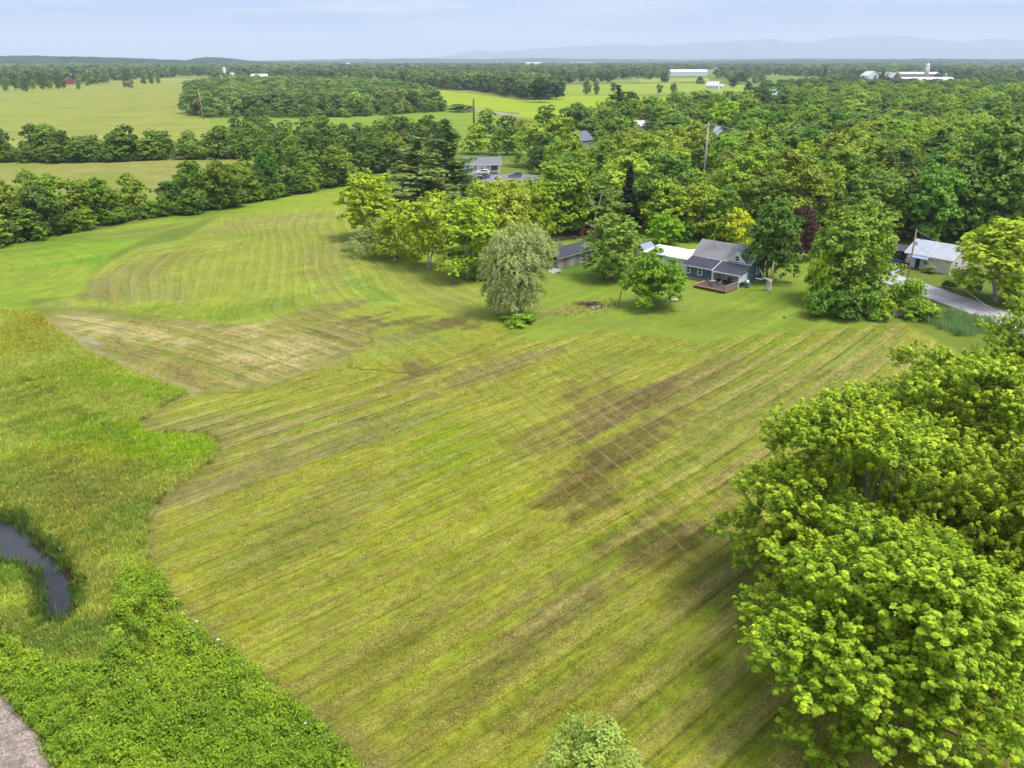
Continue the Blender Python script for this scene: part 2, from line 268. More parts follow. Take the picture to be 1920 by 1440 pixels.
def turf_colour(X, Y):
    PX, PY = pix(X, Y)
    wx = (fbm(X, Y, 9, 3)-.5)*2; wy = (fbm(X, Y, 9, 91)-.5)*2
    wx2 = (fbm(X, Y, 3, 13)-.5)*2
    q1 = (Y-X)*.7071; q2 = (X+Y)*.7071; wst = (fbm(q1, q2*.09, 2.2, 23, 3)-.5)*2; wck = (fbm(X, Y, 1.1, 29, 2)-.5)*2
    C = np.tile(np.array(lin((128,148,52))), (X.size, 1)).reshape(X.shape+(3,))
    def paint(m, c): 
        nonlocal C; m = m[..., None]; C = C*(1-m)+np.array(lin(c))*m
    def blobs(L, region):
        for (bx, by, rx, ry, an, c, st) in L:
            a = math.radians(an); ca, sa = math.cos(a), math.sin(a)
            u = ((PX-bx)*ca+(PY-by)*sa)/rx; v = (-(PX-bx)*sa+(PY-by)*ca)/ry
            d = np.sqrt(u*u+v*v)+.22*wx+.22*wx2+1.15*wst+.45*wck
            paint(sstep(1.25, .45, d)*st*region*.92, c)
    for poly, c, L, soft in ((LAWN,(152,176,56),BL_LAWN,2), (AFTER,(160,184,52),BL_AFTER,2), (UPPER,(170,184,60),BL_UP,2.5), (HAY,(172,164,84),BL_HAY,7), (MAIN,(172,174,56),BL_MAIN,2), (MEADOW,(164,180,76),BL_MEAD,.8)):
        r = inside(X+wx*.5, Y+wy*.5, poly, soft); paint(r, c); blobs(L, r)
    e_ = -sdist(X, Y, MEADOW); k_ = sstep(-.1, .3, e_)*(1-sstep(.9, 1.5, e_+.6*wx))*((PX < 380) & (PX > 70) & (PY < 742) & (PY > 596)); paint(k_*.8, (196,176,124))
    e2 = (1-sstep(.6, 2.0, e_+.8*wx))*sstep(-.2, .3, e_)*((PY > 742))*.5; paint(e2, (150,132,84))
    paint(inside(X, Y, WEEDS, 1.5), (104,134,34))
    sd_ = sdist(X, Y, POND); paint(sstep(-.9, -.1, sd_), (60,52,34))
    g = .82+.36*fbm(X, Y, 5, 7)+.12*(vn(X, Y, 1.2, 9)-.5)
    return C*g[..., None]

def rbf_s(X, Y):
    L = [([(345,448),(255,466),(204,492),(168,524),(160,549)], 0), ([(400,440),(330,480),(300,530),(300,565)], 9), ([(425,425),(405,462),(386,513),(365,578)], 17), ([(463,420),(463,462),(448,527),(412,580)], 24),
         ([(520,410),(518,462),(510,542),(485,585)], 31), ([(560,430),(583,487),(591,531),(612,560),(700,604)], 38.5), ([(605,498),(627,535),(656,568),(720,592),(800,625)], 42), ([(650,430),(640,483),(674,541),(732,575),(800,600),(900,630)], 47), ([(720,440),(755,518),(915,582)], 54), ([(800,470),(850,520),(950,570)], 60)]
    pts = []; val = []
    for l, s in L:
        for p in l:
            q = P(*p); pts.append(q[:2]); val.append(s)
    pts = np.array(pts); val = np.array(val, float); n = len(pts)
    def U(r2): return r2*np.log(np.maximum(r2, 1e-9))*.5
    D = ((pts[:, None]-pts[None])**2).sum(-1); K = U(D)+np.eye(n)*20
    Pm = np.hstack([np.ones((n, 1)), pts]); A = np.block([[K, Pm], [Pm.T, np.zeros((3, 3))]])
    sol = np.linalg.solve(A, np.concatenate([val, np.zeros(3)]))
    r = sol[n]+sol[n+1]*X+sol[n+2]*Y
    for i in range(n): r = r+sol[i]*U((X-pts[i, 0])**2+(Y-pts[i, 1])**2)
    return r
def stripes(X, Y):
    # the swath coordinate s (metres across the rows), t (along), amp strength
    ph = math.radians(45); s = Y*math.cos(ph)-X*math.sin(ph); t = X*math.cos(ph)+Y*math.sin(ph)
    s = s+.0022*(t-60)**2*-1*.35
    amp = inside(X, Y, MAIN, 3)*1.0
    u = inside(X, Y, UPPER, 1.2); su = rbf_s(X, Y)
    s = np.where(u > .5, su*1.25, s); t = np.where(u > .5, Y*.8-X*.3, t); amp = np.maximum(amp*(1-u), u*np.clip(2*abs(u-.5), 0, 1)*.52)
    h = inside(X, Y, HAY, 6.0); a = P(339,648); b = P(510,703); d = math.atan2(b[1]-a[1], b[0]-a[0])
    sh = -X*math.sin(d)+Y*math.cos(d)+.004*(X+40)**2; th = X*math.cos(d)+Y*math.sin(d)
    s = np.where(h > .5, sh, s); t = np.where(h > .5, th, t); amp = np.where(h > .5, np.clip(2*(h-.5), 0, 1)*.95, amp)
    af = inside(X, Y, AFTER, 2); q = P(-150, 520)
    sa_ = np.hypot(X-q[0], Y-q[1]); s = np.where(af > .5, sa_*.8, s); t = np.where(af > .5, np.arctan2(Y-q[1], X-q[0])*30, t); amp = np.where(af > .5, .28*np.clip(2*(af-.5), 0, 1), amp)
    lw = inside(X, Y, LAWN, 2)*(1-inside(X, Y, MAIN, 2))*(1-u); amp = np.maximum(amp, lw*.26)
    ml = inside(X, Y, MEADOW, .6); amp = amp*(1-ml)
    s = s+np.where(u > .5, .35, 1.0)*(fbm(s, t*.25, 9, 61, 2)-.5)
    on = sstep(.36, .56, fbm(s, t*.45, 15, 71, 3))
    return s, t, amp, .5+.5*on
def rows(s):      # pale cut grass lying in a row; wheel line beside it; green stripe between
    ph = s/3.1-np.floor(s/3.1)
    wr = sstep(.0, .12, ph)*(1-sstep(.34, .50, ph)); gp = sstep(.88, .94, ph)*(1-sstep(.97, 1.0, ph)); gr = sstep(.50, .60, ph)*(1-sstep(.80, .88, ph))
    return wr, gp, gr
CROSS1 = PW([(790,680),(1050,640),(1160,700),(1300,830),(1420,960),(1300,1060),(1130,1000),(950,850)])
CROSSD = math.radians(-67)

def turf_mat(name, fine=1.0, tall=False):
    m, n, b, o = newmat(name); b.inputs['Roughness'].default_value = .92; b.inputs['Specular IOR Level'].default_value = .12
    L = n.links.new
    base = N(n, 'ShaderNodeAttribute', attribute_name='base'); st = N(n, 'ShaderNodeAttribute', attribute_name='st'); amp = N(n, 'ShaderNodeAttribute', attribute_name='amp')
    cro = N(n, 'ShaderNodeAttribute', attribute_name='cross')
    pos = N(n, 'ShaderNodeNewGeometry')
    def noise(vec, scale, det=3, rough=.6, mapscale=None):
        if mapscale:
            mp = N(n, 'ShaderNodeMapping', inp={3: mapscale}); L(vec, mp.inputs[0]); vec = mp.outputs[0]
        q = N(n, 'ShaderNodeTexNoise', inp={'Scale': scale, 'Detail': det, 'Roughness': rough}); L(vec, q.inputs['Vector']); return q.outputs[0]
    def M(op, a, b_=None, c=None, clamp=False):
        q = N(n, 'ShaderNodeMath', operation=op, use_clamp=clamp)
        for i, v in enumerate((a, b_, c)):
            if v is None: continue
            if isinstance(v, (int, float)): q.inputs[i].default_value = v
            else: L(v, q.inputs[i])
        return q.outputs[0]
    def MR(v, a, b_, c, d):
        q = N(n, 'ShaderNodeMapRange', inp={1: a, 2: b_, 3: c, 4: d}); L(v, q.inputs[0]); return q.outputs[0]
    def mix(f, A, Bc, mode='MIX'):
        q = N(n, 'ShaderNodeMix', data_type='RGBA', blend_type=mode)
        if isinstance(f, (int, float)): q.inputs[0].default_value = f
        else: L(f, q.inputs[0])
        L(A, q.inputs[6])
        if isinstance(Bc, tuple): q.inputs[7].default_value = (*Bc, 1)
        else: L(Bc, q.inputs[7])
        return q.outputs[2]
    def mul(A, v):
        q = N(n, 'ShaderNodeVectorMath', operation='SCALE'); L(A, q.inputs[0]); L(v, q.inputs['Scale']); return q.outputs[0]
    stv = st.outputs['Vector']; A = amp.outputs['Fac']; col = base.outputs['Color']
    sp = N(n, 'ShaderNodeSeparateXYZ'); L(stv, sp.inputs[0]); s = sp.outputs[0]
    if not tall:
        ph = M('FRACT', M('DIVIDE', s, 3.1))
        windrow = M('MULTIPLY', MR(ph, .0, .12, 0, 1), MR(ph, .34, .50, 1, 0))       # pale cut grass lying in a row
        gap = M('MULTIPLY', MR(ph, .88, .94, 0, 1), MR(ph, .97, 1.0, 1, 0)); grn = M('MULTIPLY', MR(ph, .50, .60, 0, 1), MR(ph, .80, .88, 1, 0))            # narrow wheel line beside it
        onf = N(n, 'ShaderNodeAttribute', attribute_name='on'); onoff = onf.outputs['Fac']
        streak = noise(stv, 1.5, 4, .7, mapscale=(1, .06, 1)); streak2 = noise(stv, 3.6, 3, .75, mapscale=(1, .10, 1))
        clump = noise(stv, 2.0, 4, .7, mapscale=(1, .45, 1))
        pale = alb((204,194,116)); dark = alb((96,88,44))
        col = mix(M('MULTIPLY', M('MULTIPLY', M('MULTIPLY', windrow, A), onoff), MR(clump, .35, .65, .12, .58)), col, pale)
        col = mix(M('MULTIPLY', MR(streak2, .60, .70, 0, .5), A), col, dark); col = mix(M('MULTIPLY', MR(streak2, .40, .32, 0, .35), A), col, pale)
        col = mix(M('MULTIPLY', M('MULTIPLY', gap, A), M('MULTIPLY', onoff, MR(clump, .3, .65, .15, .8))), col, dark)
        col = mix(M('MULTIPLY', M('MULTIPLY', grn, A), M('MULTIPLY', onoff, .34)), col, alb((128,158,28)))
        lum = M('ADD', 1.0, M('MULTIPLY', A, M('ADD', MR(streak, .3, .7, -.34, .34), MR(streak2, .3, .7, -.32, .32))))
        col = mul(col, lum)
        # earlier passes crossing the rows
        cs = M('FRACT', M('DIVIDE', cro.outputs['Fac'], 2.35)); ca = N(n, 'ShaderNodeAttribute', attribute_name='crossamp')
        cl = M('MULTIPLY', MR(cs, 0, .07, 0, 1), MR(cs, .10, .2, 1, 0))
        col = mix(M('MULTIPLY', M('MULTIPLY', cl, ca.outputs['Fac']), MR(clump, .3, .7, .08, .48)), col, pale)
        cd = M('MULTIPLY', MR(cs, .45, .5, 0, 1), MR(cs, .52, .58, 1, 0)); col = mix(M('MULTIPLY', M('MULTIPLY', cd, ca.outputs['Fac']), MR(clump, .3, .7, .1, .6)), col, dark)
    p = pos.outputs['Position']
    g1 = noise(p, .9, 5, .72); g2 = noise(p, 4.0, 4, .75); g3 = noise(p, 14.0, 3, .7)
    k = fine
    lum = M('ADD', M('ADD', MR(g1, .3, .7, -.13*k, .13*k), MR(g2, .3, .7, -.25*k, .25*k)), M('ADD', MR(g3, .3, .7, -.2*k, .2*k), 1.0))
    col = mul(col, lum)
    hue = noise(p, .35, 4); col = mix(MR(hue, .45, .75, 0, .35), col, tuple(v for v in alb((150,150,50) if not tall else (168,166,78))))
    L(col, b.inputs['Base Color'])
    hgt = M('ADD', M('MULTIPLY', g2, .10), M('MULTIPLY', g3, .05))
    if not tall: hgt = M('ADD', hgt, M('MULTIPLY', M('MULTIPLY', windrow, A), .07)); hgt = M('ADD', hgt, M('MULTIPLY', M('MULTIPLY', streak2, A), .08))
    bp = N(n, 'ShaderNodeBump', inp={0: .9, 1: 1.0}); L(hgt, bp.inputs['Height']); L(bp.outputs[0], b.inputs['Normal'])
    return m
TURF = turf_mat('mown_turf'); TALL = turf_mat('tall_grass_turf', 1.0, True); LAWNM = turf_mat('lawn_turf', .85)

X0, X1 = -142.0, 142.0
ys = [18.0]
while ys[-1] < 272: ys.append(ys[-1]+.34+.0024*(ys[-1]-18))
ys = np.array(ys); xs = np.linspace(X0, X1, 580); Y1 = ys[-1]; Y0 = 18.0
gx, gy = np.meshgrid(xs, ys); GX, GY = gx.ravel(), gy.ravel()
baseC = turf_colour(GX, GY)*KALB
sS, tT, aA, oN = stripes(GX, GY)
crs = GX*math.sin(-CROSSD)+GY*math.cos(CROSSD); cra = inside(GX, GY, CROSS1, 6)
mead = sdist(GX, GY, MEADOW); pnd = sdist(GX, GY, POND); grv = sdist(GX, GY, GRAVEL)
wd = sdist(GX, GY, WEEDS)
def mead_z(md, pn, gr, x, y):
    z = sstep(0, 1.8, md)*(.10+.22*(fbm(x, y, 4, 21)))*sstep(.4, 1.6, -gr)
    z = np.where(pn > -1.8, z*sstep(0, 1.8, -pn), z)-1.0*sstep(-.25, .7, pn)
    return z
GZ = mead_z(mead, pnd, grv, GX, GY)+.12*(fbm(GX, GY, 14, 5)-.5)*sstep(0, 8, np.minimum(np.minimum(GX-X0, X1-GX), np.minimum(GY-Y0, Y1-GY)))
nx, ny = len(xs), len(ys)
idx = np.arange(nx*ny).reshape(ny, nx)
Q = np.stack([idx[:-1, :-1], idx[:-1, 1:], idx[1:, 1:], idx[1:, :-1]], -1).reshape(-1, 4)
cxq = GX[Q].mean(1); cyq = GY[Q].mean(1)
lawn_in = (sdist(cxq, cyq, LAWN) > 0) & (sdist(cxq, cyq, MAIN) < 0) & (sdist(cxq, cyq, UPPER) < 0)
mown_in = (sdist(cxq, cyq, MAIN) > 0) | (sdist(cxq, cyq, UPPER) > 0) | (sdist(cxq, cyq, HAY) > 0) | (sdist(cxq, cyq, AFTER) > 0)
mead_in = sdist(cxq, cyq, MEADOW) > 0
cls = np.where(mead_in, 1, np.where(lawn_in, 2, np.where(mown_in, 3, 0)))
V3 = np.stack([GX, GY, GZ], -1)
for c, nm, mt in ((1, 'meadow', TALL), (2, 'lawn', LAWNM), (3, 'mown_field', TURF), (0, 'rough_ground', LAWNM)):
    q = Q[cls == c]; u, inv = np.unique(q, return_inverse=True); inv = inv.reshape(q.shape)
    me = mesh_np(nm, V3[u], inv, mt, smooth=True)
    attr(me, 'base', 'FLOAT_COLOR', baseC[u]); attr(me, 'st', 'FLOAT_VECTOR', np.stack([sS[u], tT[u], 0*tT[u]], -1))
    attr(me, 'amp', 'FLOAT', aA[u]); attr(me, 'on', 'FLOAT', oN[u]); attr(me, 'cross', 'FLOAT', crs[u]); attr(me, 'crossamp', 'FLOAT', cra[u])
    tag(link(nm, me), kind='structure')

# ---------------------------------------------------------------- far ground, fields, hills
def ringsheet(name, xl, yl, mat, z=0.0, hole=None):
    v = [(x, y, z) for y in yl for x in xl]; f = []
    for j in range(len(yl)-1):
        for i in range(len(xl)-1):
            if hole and xl[i] >= hole[0]-.01 and xl[i+1] <= hole[1]+.01 and yl[j] >= hole[2]-.01 and yl[j+1] <= hole[3]+.01: continue
            a = j*len(xl)+i; f.append((a, a+1, a+1+len(xl), a+len(xl)))
    return mesh_np(name, v, f, mat)
FARG = noise_mat('far_ground_cover', alb((112,138,52)), alb((150,166,66)), scale=.012, detail=8, rough=.95, spec=.1, c3=alb((176,180,84)), s3=.0016)
me = ringsheet('ground', [-45000,-12000,-3000,-800,X0,0,X1,800,3000,12000,45000], [-2000,-300,Y0,Y1,700,1500,4000,12000,55000], FARG, 0.0, (X0, X1, Y0, Y1))
tag(link('ground', me), kind='structure')
def field(name, pts, c1, c2, z=.05, sc=.05, stretch=(1,1,1), c3=None, s3=.01):
    w_ = PW(pts, 0); bm = bmesh.new(); vs = [bm.verts.new((x, y, z)) for x, y in w_]; bm.faces.new(vs); bmesh.ops.triangulate(bm, faces=bm.faces[:])
    me = bpy.data.meshes.new(name); bm.to_mesh(me); bm.free()
    if me.polygons and sum(p.normal.z for p in me.polygons) < 0: me.flip_normals()
    me.materials.append(noise_mat(name+'_grass', alb(c1), alb(c2), scale=sc, detail=9, rough=.95, spec=.1, stretch=stretch, c3=alb(c3) if c3 else None, s3=s3))
    return tag(link(name, me), kind='structure')
field('pasture', [(-700,168),(0,163),(200,160),(345,150),(372,160),(352,190),(352,205),(390,220),(400,232),(470,262),(480,288),(100,288),(-700,288)], (146,156,66), (186,184,88), sc=.03, stretch=(1,2.2,1), c3=(172,182,64), s3=.008)
field('hay_field', [(-500,286),(0,290),(475,292),(560,330),(400,350),(150,420),(60,440),(-500,480)], (150,156,72), (182,174,92), sc=.09, c3=(150,166,62), s3=.03)
field('green_field', [(390,221),(600,222),(800,212),(850,205),(975,214),(985,280),(700,292),(440,292),(400,256)], (140,172,54), (160,184,62), z=.06, sc=.06, stretch=(1,3,1), c3=(150,160,50), s3=.02)
field('bright_field', [(795,166),(900,178),(985,190),(1060,178),(1130,180),(1250,182),(1430,172),(1440,190),(1330,205),(1260,216),(1180,250),(980,252),(975,212),(850,203)], (172,196,36), (186,204,48), z=.07, sc=.04, stretch=(1,3,1), c3=(160,182,40), s3=.01)
field('back_field', [(1060,160),(1260,156),(1400,160),(1430,172),(1130,178),(1000,176)], (160,184,56), (180,192,66), z=.08, sc=.02)
field('strip_field', [(1200,148),(1330,146),(1330,152),(1200,155)], (170,180,80), (190,190,96), z=.09, sc=.02)
field('far_meadow', [(1640,158),(1920,156),(2100,170),(1700,176)], (160,180,76), (178,190,86), z=.09, sc=.02)
field('plain_field', [(1380,137),(1700,134),(2200,132),(2200,138),(1700,140),(1380,142)], (172,188,132), (190,196,144), z=.1, sc=.004)
field('distant_field', [(200,147),(330,146),(380,150),(360,153),(200,154)], (168,176,80), (184,186,92), z=.09, sc=.02)
me = ringsheet('stubble_strip', [P(330,180)[0], P(360,180)[0]], [P(345,181)[1], P(345,178)[1]], noise_mat('stubble', alb((220,200,130)), alb((200,185,110)), scale=.1), .12)
tag(link('stubble_strip', me), kind='structure')
field('back_yard', [(880,330),(1060,330),(1080,352),(1010,372),(870,360),(800,340)], (150,170,50), (166,176,60), z=.06, sc=.2)
field('gravel_yard', [(866,333),(890,327),(915,330),(955,326),(990,325),(1010,330),(1015,342),(985,341),(930,340),(900,346),(880,345)], (150,146,146), (178,172,170), z=.1, sc=.8)
field('farm_lane', [(868,204),(900,206),(940,211),(978,217),(978,220),(935,215),(895,210),(866,207)], (176,168,150), (196,186,170), z=.1, sc=.2)

HILLM = noise_mat('wooded_hill_cover', alb((34,52,30)), alb((72,92,52)), scale=.012, detail=10, rough=1, spec=.05)
MTNM = noise_mat('mountain_cover', alb((50,70,56)), alb((80,96,80)), scale=.0006, detail=8, rough=1, spec=.05)
def ridge(name, prof, dist, depth, step, rough_h, rough_l, mat, seed, rows=9):
    xp = np.array([p[0] for p in prof], float); zp = np.array([p[1] for p in prof], float)
    wx = (xp-960)/F*CP*dist; wz = np.maximum(38+(112-zp)/1748*dist, .5)
    X = np.arange(wx[0], wx[-1], step); Zc = np.interp(X, wx, wz)
    # smooth the traced crest
    kx = max(3, int(.004*len(X))) | 1; ker = np.hanning(kx+2)[1:-1]; ker /= ker.sum(); Zc = np.convolve(np.pad(Zc, kx//2, mode='edge'), ker, mode='valid')[:len(X)]
    V = []; 
    for r in range(rows):
        u = r/(rows-1); yy = dist+(u-.55)*depth
        env = math.sin(math.pi*min(1, u/.55)/2)**1.2 if u < .55 else math.cos(math.pi*(u-.55)/.9)**1.0 if u < 1 else 0
        spur = fbm(X, X*0+yy, rough_l*6, seed, 5)
        z = Zc*env*(1-.55*(1-env)*spur)+rough_h*(fbm(X, X*0+yy, rough_l, seed+5, 3)-.5)*2*min(1, env*2)
        V.append(np.stack([X, X*0+yy+rough_l*(fbm(X, X*0+yy, rough_l*3, seed+9)-.5), z if 0 < r else X*0-2], -1))
    V = np.concatenate(V); n = len(X); idx = np.arange(n*rows).reshape(rows, n)
    Qd = np.stack([idx[:-1, :-1], idx[:-1, 1:], idx[1:, 1:], idx[1:, :-1]], -1).reshape(-1, 4)
    return tag(link(name, mesh_np(name, V, Qd, mat, smooth=True)), kind='structure')
ridge('mountains', [(780,111),(850,104),(885,94),(935,98),(1000,91),(1075,88),(1180,81),(1215,88),(1290,82),(1400,75),(1440,72),(1500,80),(1570,70),(1640,66),(1700,71),(1790,79),(1850,73),(1920,77),(2150,70),(2500,92),(2900,111)], 27000, 6500, 85, 50, 680, MTNM, 4, rows=16)
ridge('far_hills', [(-900,113),(500,114),(640,111),(760,109),(900,111),(1000,109),(1100,110),(1300,112),(1500,109),(1700,111),(1920,110),(2600,112)], 11500, 2500, 60, 8, 200, HILLM, 31)
ridge('distant_woods', [(-500,117),(300,117),(520,115),(800,118),(1000,118),(1250,117),(1400,113),(1600,112),(1760,110),(1920,112),(2600,115)], 7200, 1500, 25, 7, 60, HILLM, 41)
ridge('wooded_ridge', [(-900,102),(-300,105),(0,105),(60,104),(100,105),(200,107),(300,111),(345,113),(420,117),(520,118)], 4600, 900, 12, 4, 26, HILLM, 51)
ridge('low_woods', [(500,121),(620,119),(760,121),(900,119),(1050,122),(1200,119),(1330,121),(1500,119),(1700,116),(1920,118),(2500,120)], 5200, 500, 22, 6, 45, HILLM, 71)
ridge('wooded_knoll', [(300,118),(345,114),(370,109),(395,107),(430,109),(470,114),(520,118)], 5400, 700, 12, 4, 30, HILLM, 61)

# ---------------------------------------------------------------- road, drive, pond
ASPH = noise_mat('worn_asphalt', (.33,.31,.305), (.43,.405,.40), scale=2.0, detail=7, rough=.9, bump=.01, c3=(.29,.27,.27), s3=.4)
def strip(name, L_, R_, z, mat):
    v = []; f = []
    for (a, b) in zip(L_, R_): v += [(a[0], a[1], z), (b[0], b[1], z)]
    for i in range(len(L_)-1): f.append((2*i, 2*i+1, 2*i+3, 2*i+2))
    me = mesh_np(name, v, f, mat)
    if me.polygons[0].normal.z < 0: me.flip_normals()
    return me
upper = PW([(1560,470),(1620,492),(1672,512),(1727,532),(1800,559),(1885,591),(2000,634),(2200,705)])
cen = PW([(1545,474),(1602,497),(1655,518),(1712,537),(1795,566),(1880,597),(2000,642),(2200,720)])
road_c = [Vector(c) for c in cen]; RL, RR = [], []
for i, c in enumerate(road_c):
    d = (road_c[min(i+1, len(road_c)-1)]-road_c[max(i-1, 0)]).normalized(); nrm = Vector((-d.y, d.x)); RL.append(c+nrm*3.2); RR.append(c-nrm*3.2)
tag(link('road', strip('road', [tuple(p) for p in RL], [tuple(p) for p in RR], .10, ASPH)), kind='structure')
YEL = noise_mat('faded_yellow_paint', (.42,.27,.10), (.30,.22,.13), scale=3)
road = bpy.data.objects['road']
for off in (.12, -.12):
    A_ = []; B_ = []
    for i, c in enumerate(road_c):
        d = (road_c[min(i+1, len(road_c)-1)]-road_c[max(i-1, 0)]).normalized(); nrm = Vector((-d.y, d.x)); A_.append(tuple(c+nrm*(off+.06))); B_.append(tuple(c+nrm*(off-.06)))
    link('centre_line', strip('centre_line', A_, B_, .106, YEL), road)
SHO = noise_mat('shoulder_gravel', alb((170,160,130)), alb((120,130,70)), scale=1.2, detail=6)
for sgn, src in ((1, RL), (-1, RR)):
    A_ = []; B_ = []
    for i, c in enumerate(road_c):
        d = (road_c[min(i+1, len(road_c)-1)]-road_c[max(i-1, 0)]).normalized(); nrm = Vector((-d.y, d.x)); A_.append(tuple(c+nrm*sgn*3.1)); B_.append(tuple(c+nrm*sgn*3.75))
    link('shoulder', strip('shoulder', A_, B_, .094, SHO), road)
def polysheet(name, poly, z, mat):
    bm = bmesh.new(); bm.faces.new([bm.verts.new((x, y, z)) for x, y in poly]); bmesh.ops.triangulate(bm, faces=bm.faces[:])
    me = bpy.data.meshes.new(name); bm.to_mesh(me); bm.free()
    if sum(p.normal.z for p in me.polygons) < 0: me.flip_normals()
    me.materials.append(mat); return tag(link(name, me), kind='structure')
def roughen(poly, step, amp_, seed):
    r = random.Random(seed); o = []
    for i in range(len(poly)):
        a = Vector(poly[i]); b = Vector(poly[(i+1) % len(poly)]); n_ = max(1, int((b-a).length/step))
        for k in range(n_): 
            p = a.lerp(b, k/n_); o.append((p.x+r.uniform(-amp_, amp_), p.y+r.uniform(-amp_, amp_)))
    return o
polysheet('driveway', PW([(1620,500),(1652,488),(1700,482),(1722,492),(1700,498),(1678,512),(1655,513)]), .11, ASPH)
m, n, b, o = newmat('gravel'); 
vt = N(n, 'ShaderNodeTexVoronoi', inp={'Scale': 9.0, 'Randomness': 1.0}); gp = N(n, 'ShaderNodeNewGeometry'); n.links.new(gp.outputs['Position'], vt.inputs['Vector'])
rr = N(n, 'ShaderNodeValToRGB'); rr.color_ramp.elements[0].color = (*alb((150,128,118)), 1); rr.color_ramp.elements[1].color = (*alb((222,200,188)), 1)
rs = N(n, 'ShaderNodeSeparateColor'); n.links.new(vt.outputs['Color'], rs.inputs[0]); n.links.new(rs.outputs[0], rr.inputs[0])
nz = N(n, 'ShaderNodeTexNoise', inp={'Scale': 1.2, 'Detail': 5}); n.links.new(gp.outputs['Position'], nz.inputs['Vector'])
mr = N(n, 'ShaderNodeMapRange', inp={1: .46, 2: .66, 3: 0, 4: .75}); n.links.new(nz.outputs[0], mr.inputs[0])
mxg = N(n, 'ShaderNodeMix', data_type='RGBA'); mxg.inputs[7].default_value = (*alb((140,130,90)), 1); n.links.new(mr.outputs[0], mxg.inputs[0]); n.links.new(rr.outputs[0], mxg.inputs[6]); n.links.new(mxg.outputs[2], b.inputs['Base Color'])
bp = N(n, 'ShaderNodeBump', inp={0: .8, 1: .05}); n.links.new(vt.outputs['Distance'], bp.inputs['Height']); n.links.new(bp.outputs[0], b.inputs['Normal']); b.inputs['Roughness'].default_value = .95
polysheet('gravel_drive', roughen(GRAVEL, .5, .14, 3), .16, m)
m, n, b, o = newmat('pond_water'); b.inputs['Base Color'].default_value = (.016,.015,.012,1); b.inputs['Roughness'].default_value = .08; b.inputs['Specular IOR Level'].default_value = .45
nz = N(n, 'ShaderNodeTexNoise', inp={'Scale': 5.0, 'Detail': 3}); bp = N(n, 'ShaderNodeBump', inp={0: .25, 1: .02}); n.links.new(nz.outputs[0], bp.inputs['Height']); n.links.new(bp.outputs[0], b.inputs['Normal'])
big = [(x, y) for x, y in POND]; cxp = sum(p[0] for p in big)/len(big); cyp = sum(p[1] for p in big)/len(big)
polysheet('pond', [(cxp+(x-cxp)*1.04, cyp+(y-cyp)*1.10) for x, y in big], -.32, m)

# ---------------------------------------------------------------- foliage prototypes
def kites(C, Nn, size, asp, rng, droop=0.0, tdir=None):
    """one leaf per centre: a kite of four corners, normal Nn"""
    n = len(C); Nn = Nn/np.linalg.norm(Nn, axis=1, keepdims=True)
    r = rng.normal(size=(n, 3)) if tdir is None else tdir+rng.normal(size=(n, 3))*.35
    u = r-(r*Nn).sum(1, keepdims=True)*Nn; u /= np.linalg.norm(u, axis=1, keepdims=True)+1e-9
    v = np.cross(Nn, u); s = (size*rng.uniform(.65, 1.3, n))[:, None]
    a = C-u*s*.5; b = C+v*s*.5*asp-u*s*.02; c = C+u*s*.5-Nn*s*droop; d = C-v*s*.5*asp-u*s*.02
    V = np.stack([a, b, c, d], 1).reshape(-1, 3); Fc = np.arange(4*n).reshape(n, 4)
    return V, Fc
def env_r(t, kind):
    t = np.clip(t, 0, 1)
    if kind == 'round': return np.sqrt(np.clip(1-(2*t-1)**2, 0, 1))**.85
    if kind == 'dome': return np.where(t < .3, .72+.28*np.sqrt(t/.3), np.sqrt(np.clip(1-((t-.3)/.7)**2, 0, 1)))
    if kind == 'oval': return np.sin(np.pi*np.clip(t*.94+.06, 0, 1)**.85)**.7
    if kind == 'vase': return np.where(t < .65, .45+.55*t/.65, np.sqrt(np.clip(1-((t-.65)/.35)**2, 0, 1)))
    if kind == 'cone': return (1-t)**.8*np.minimum(1, .4+t*5)
    return 1-t
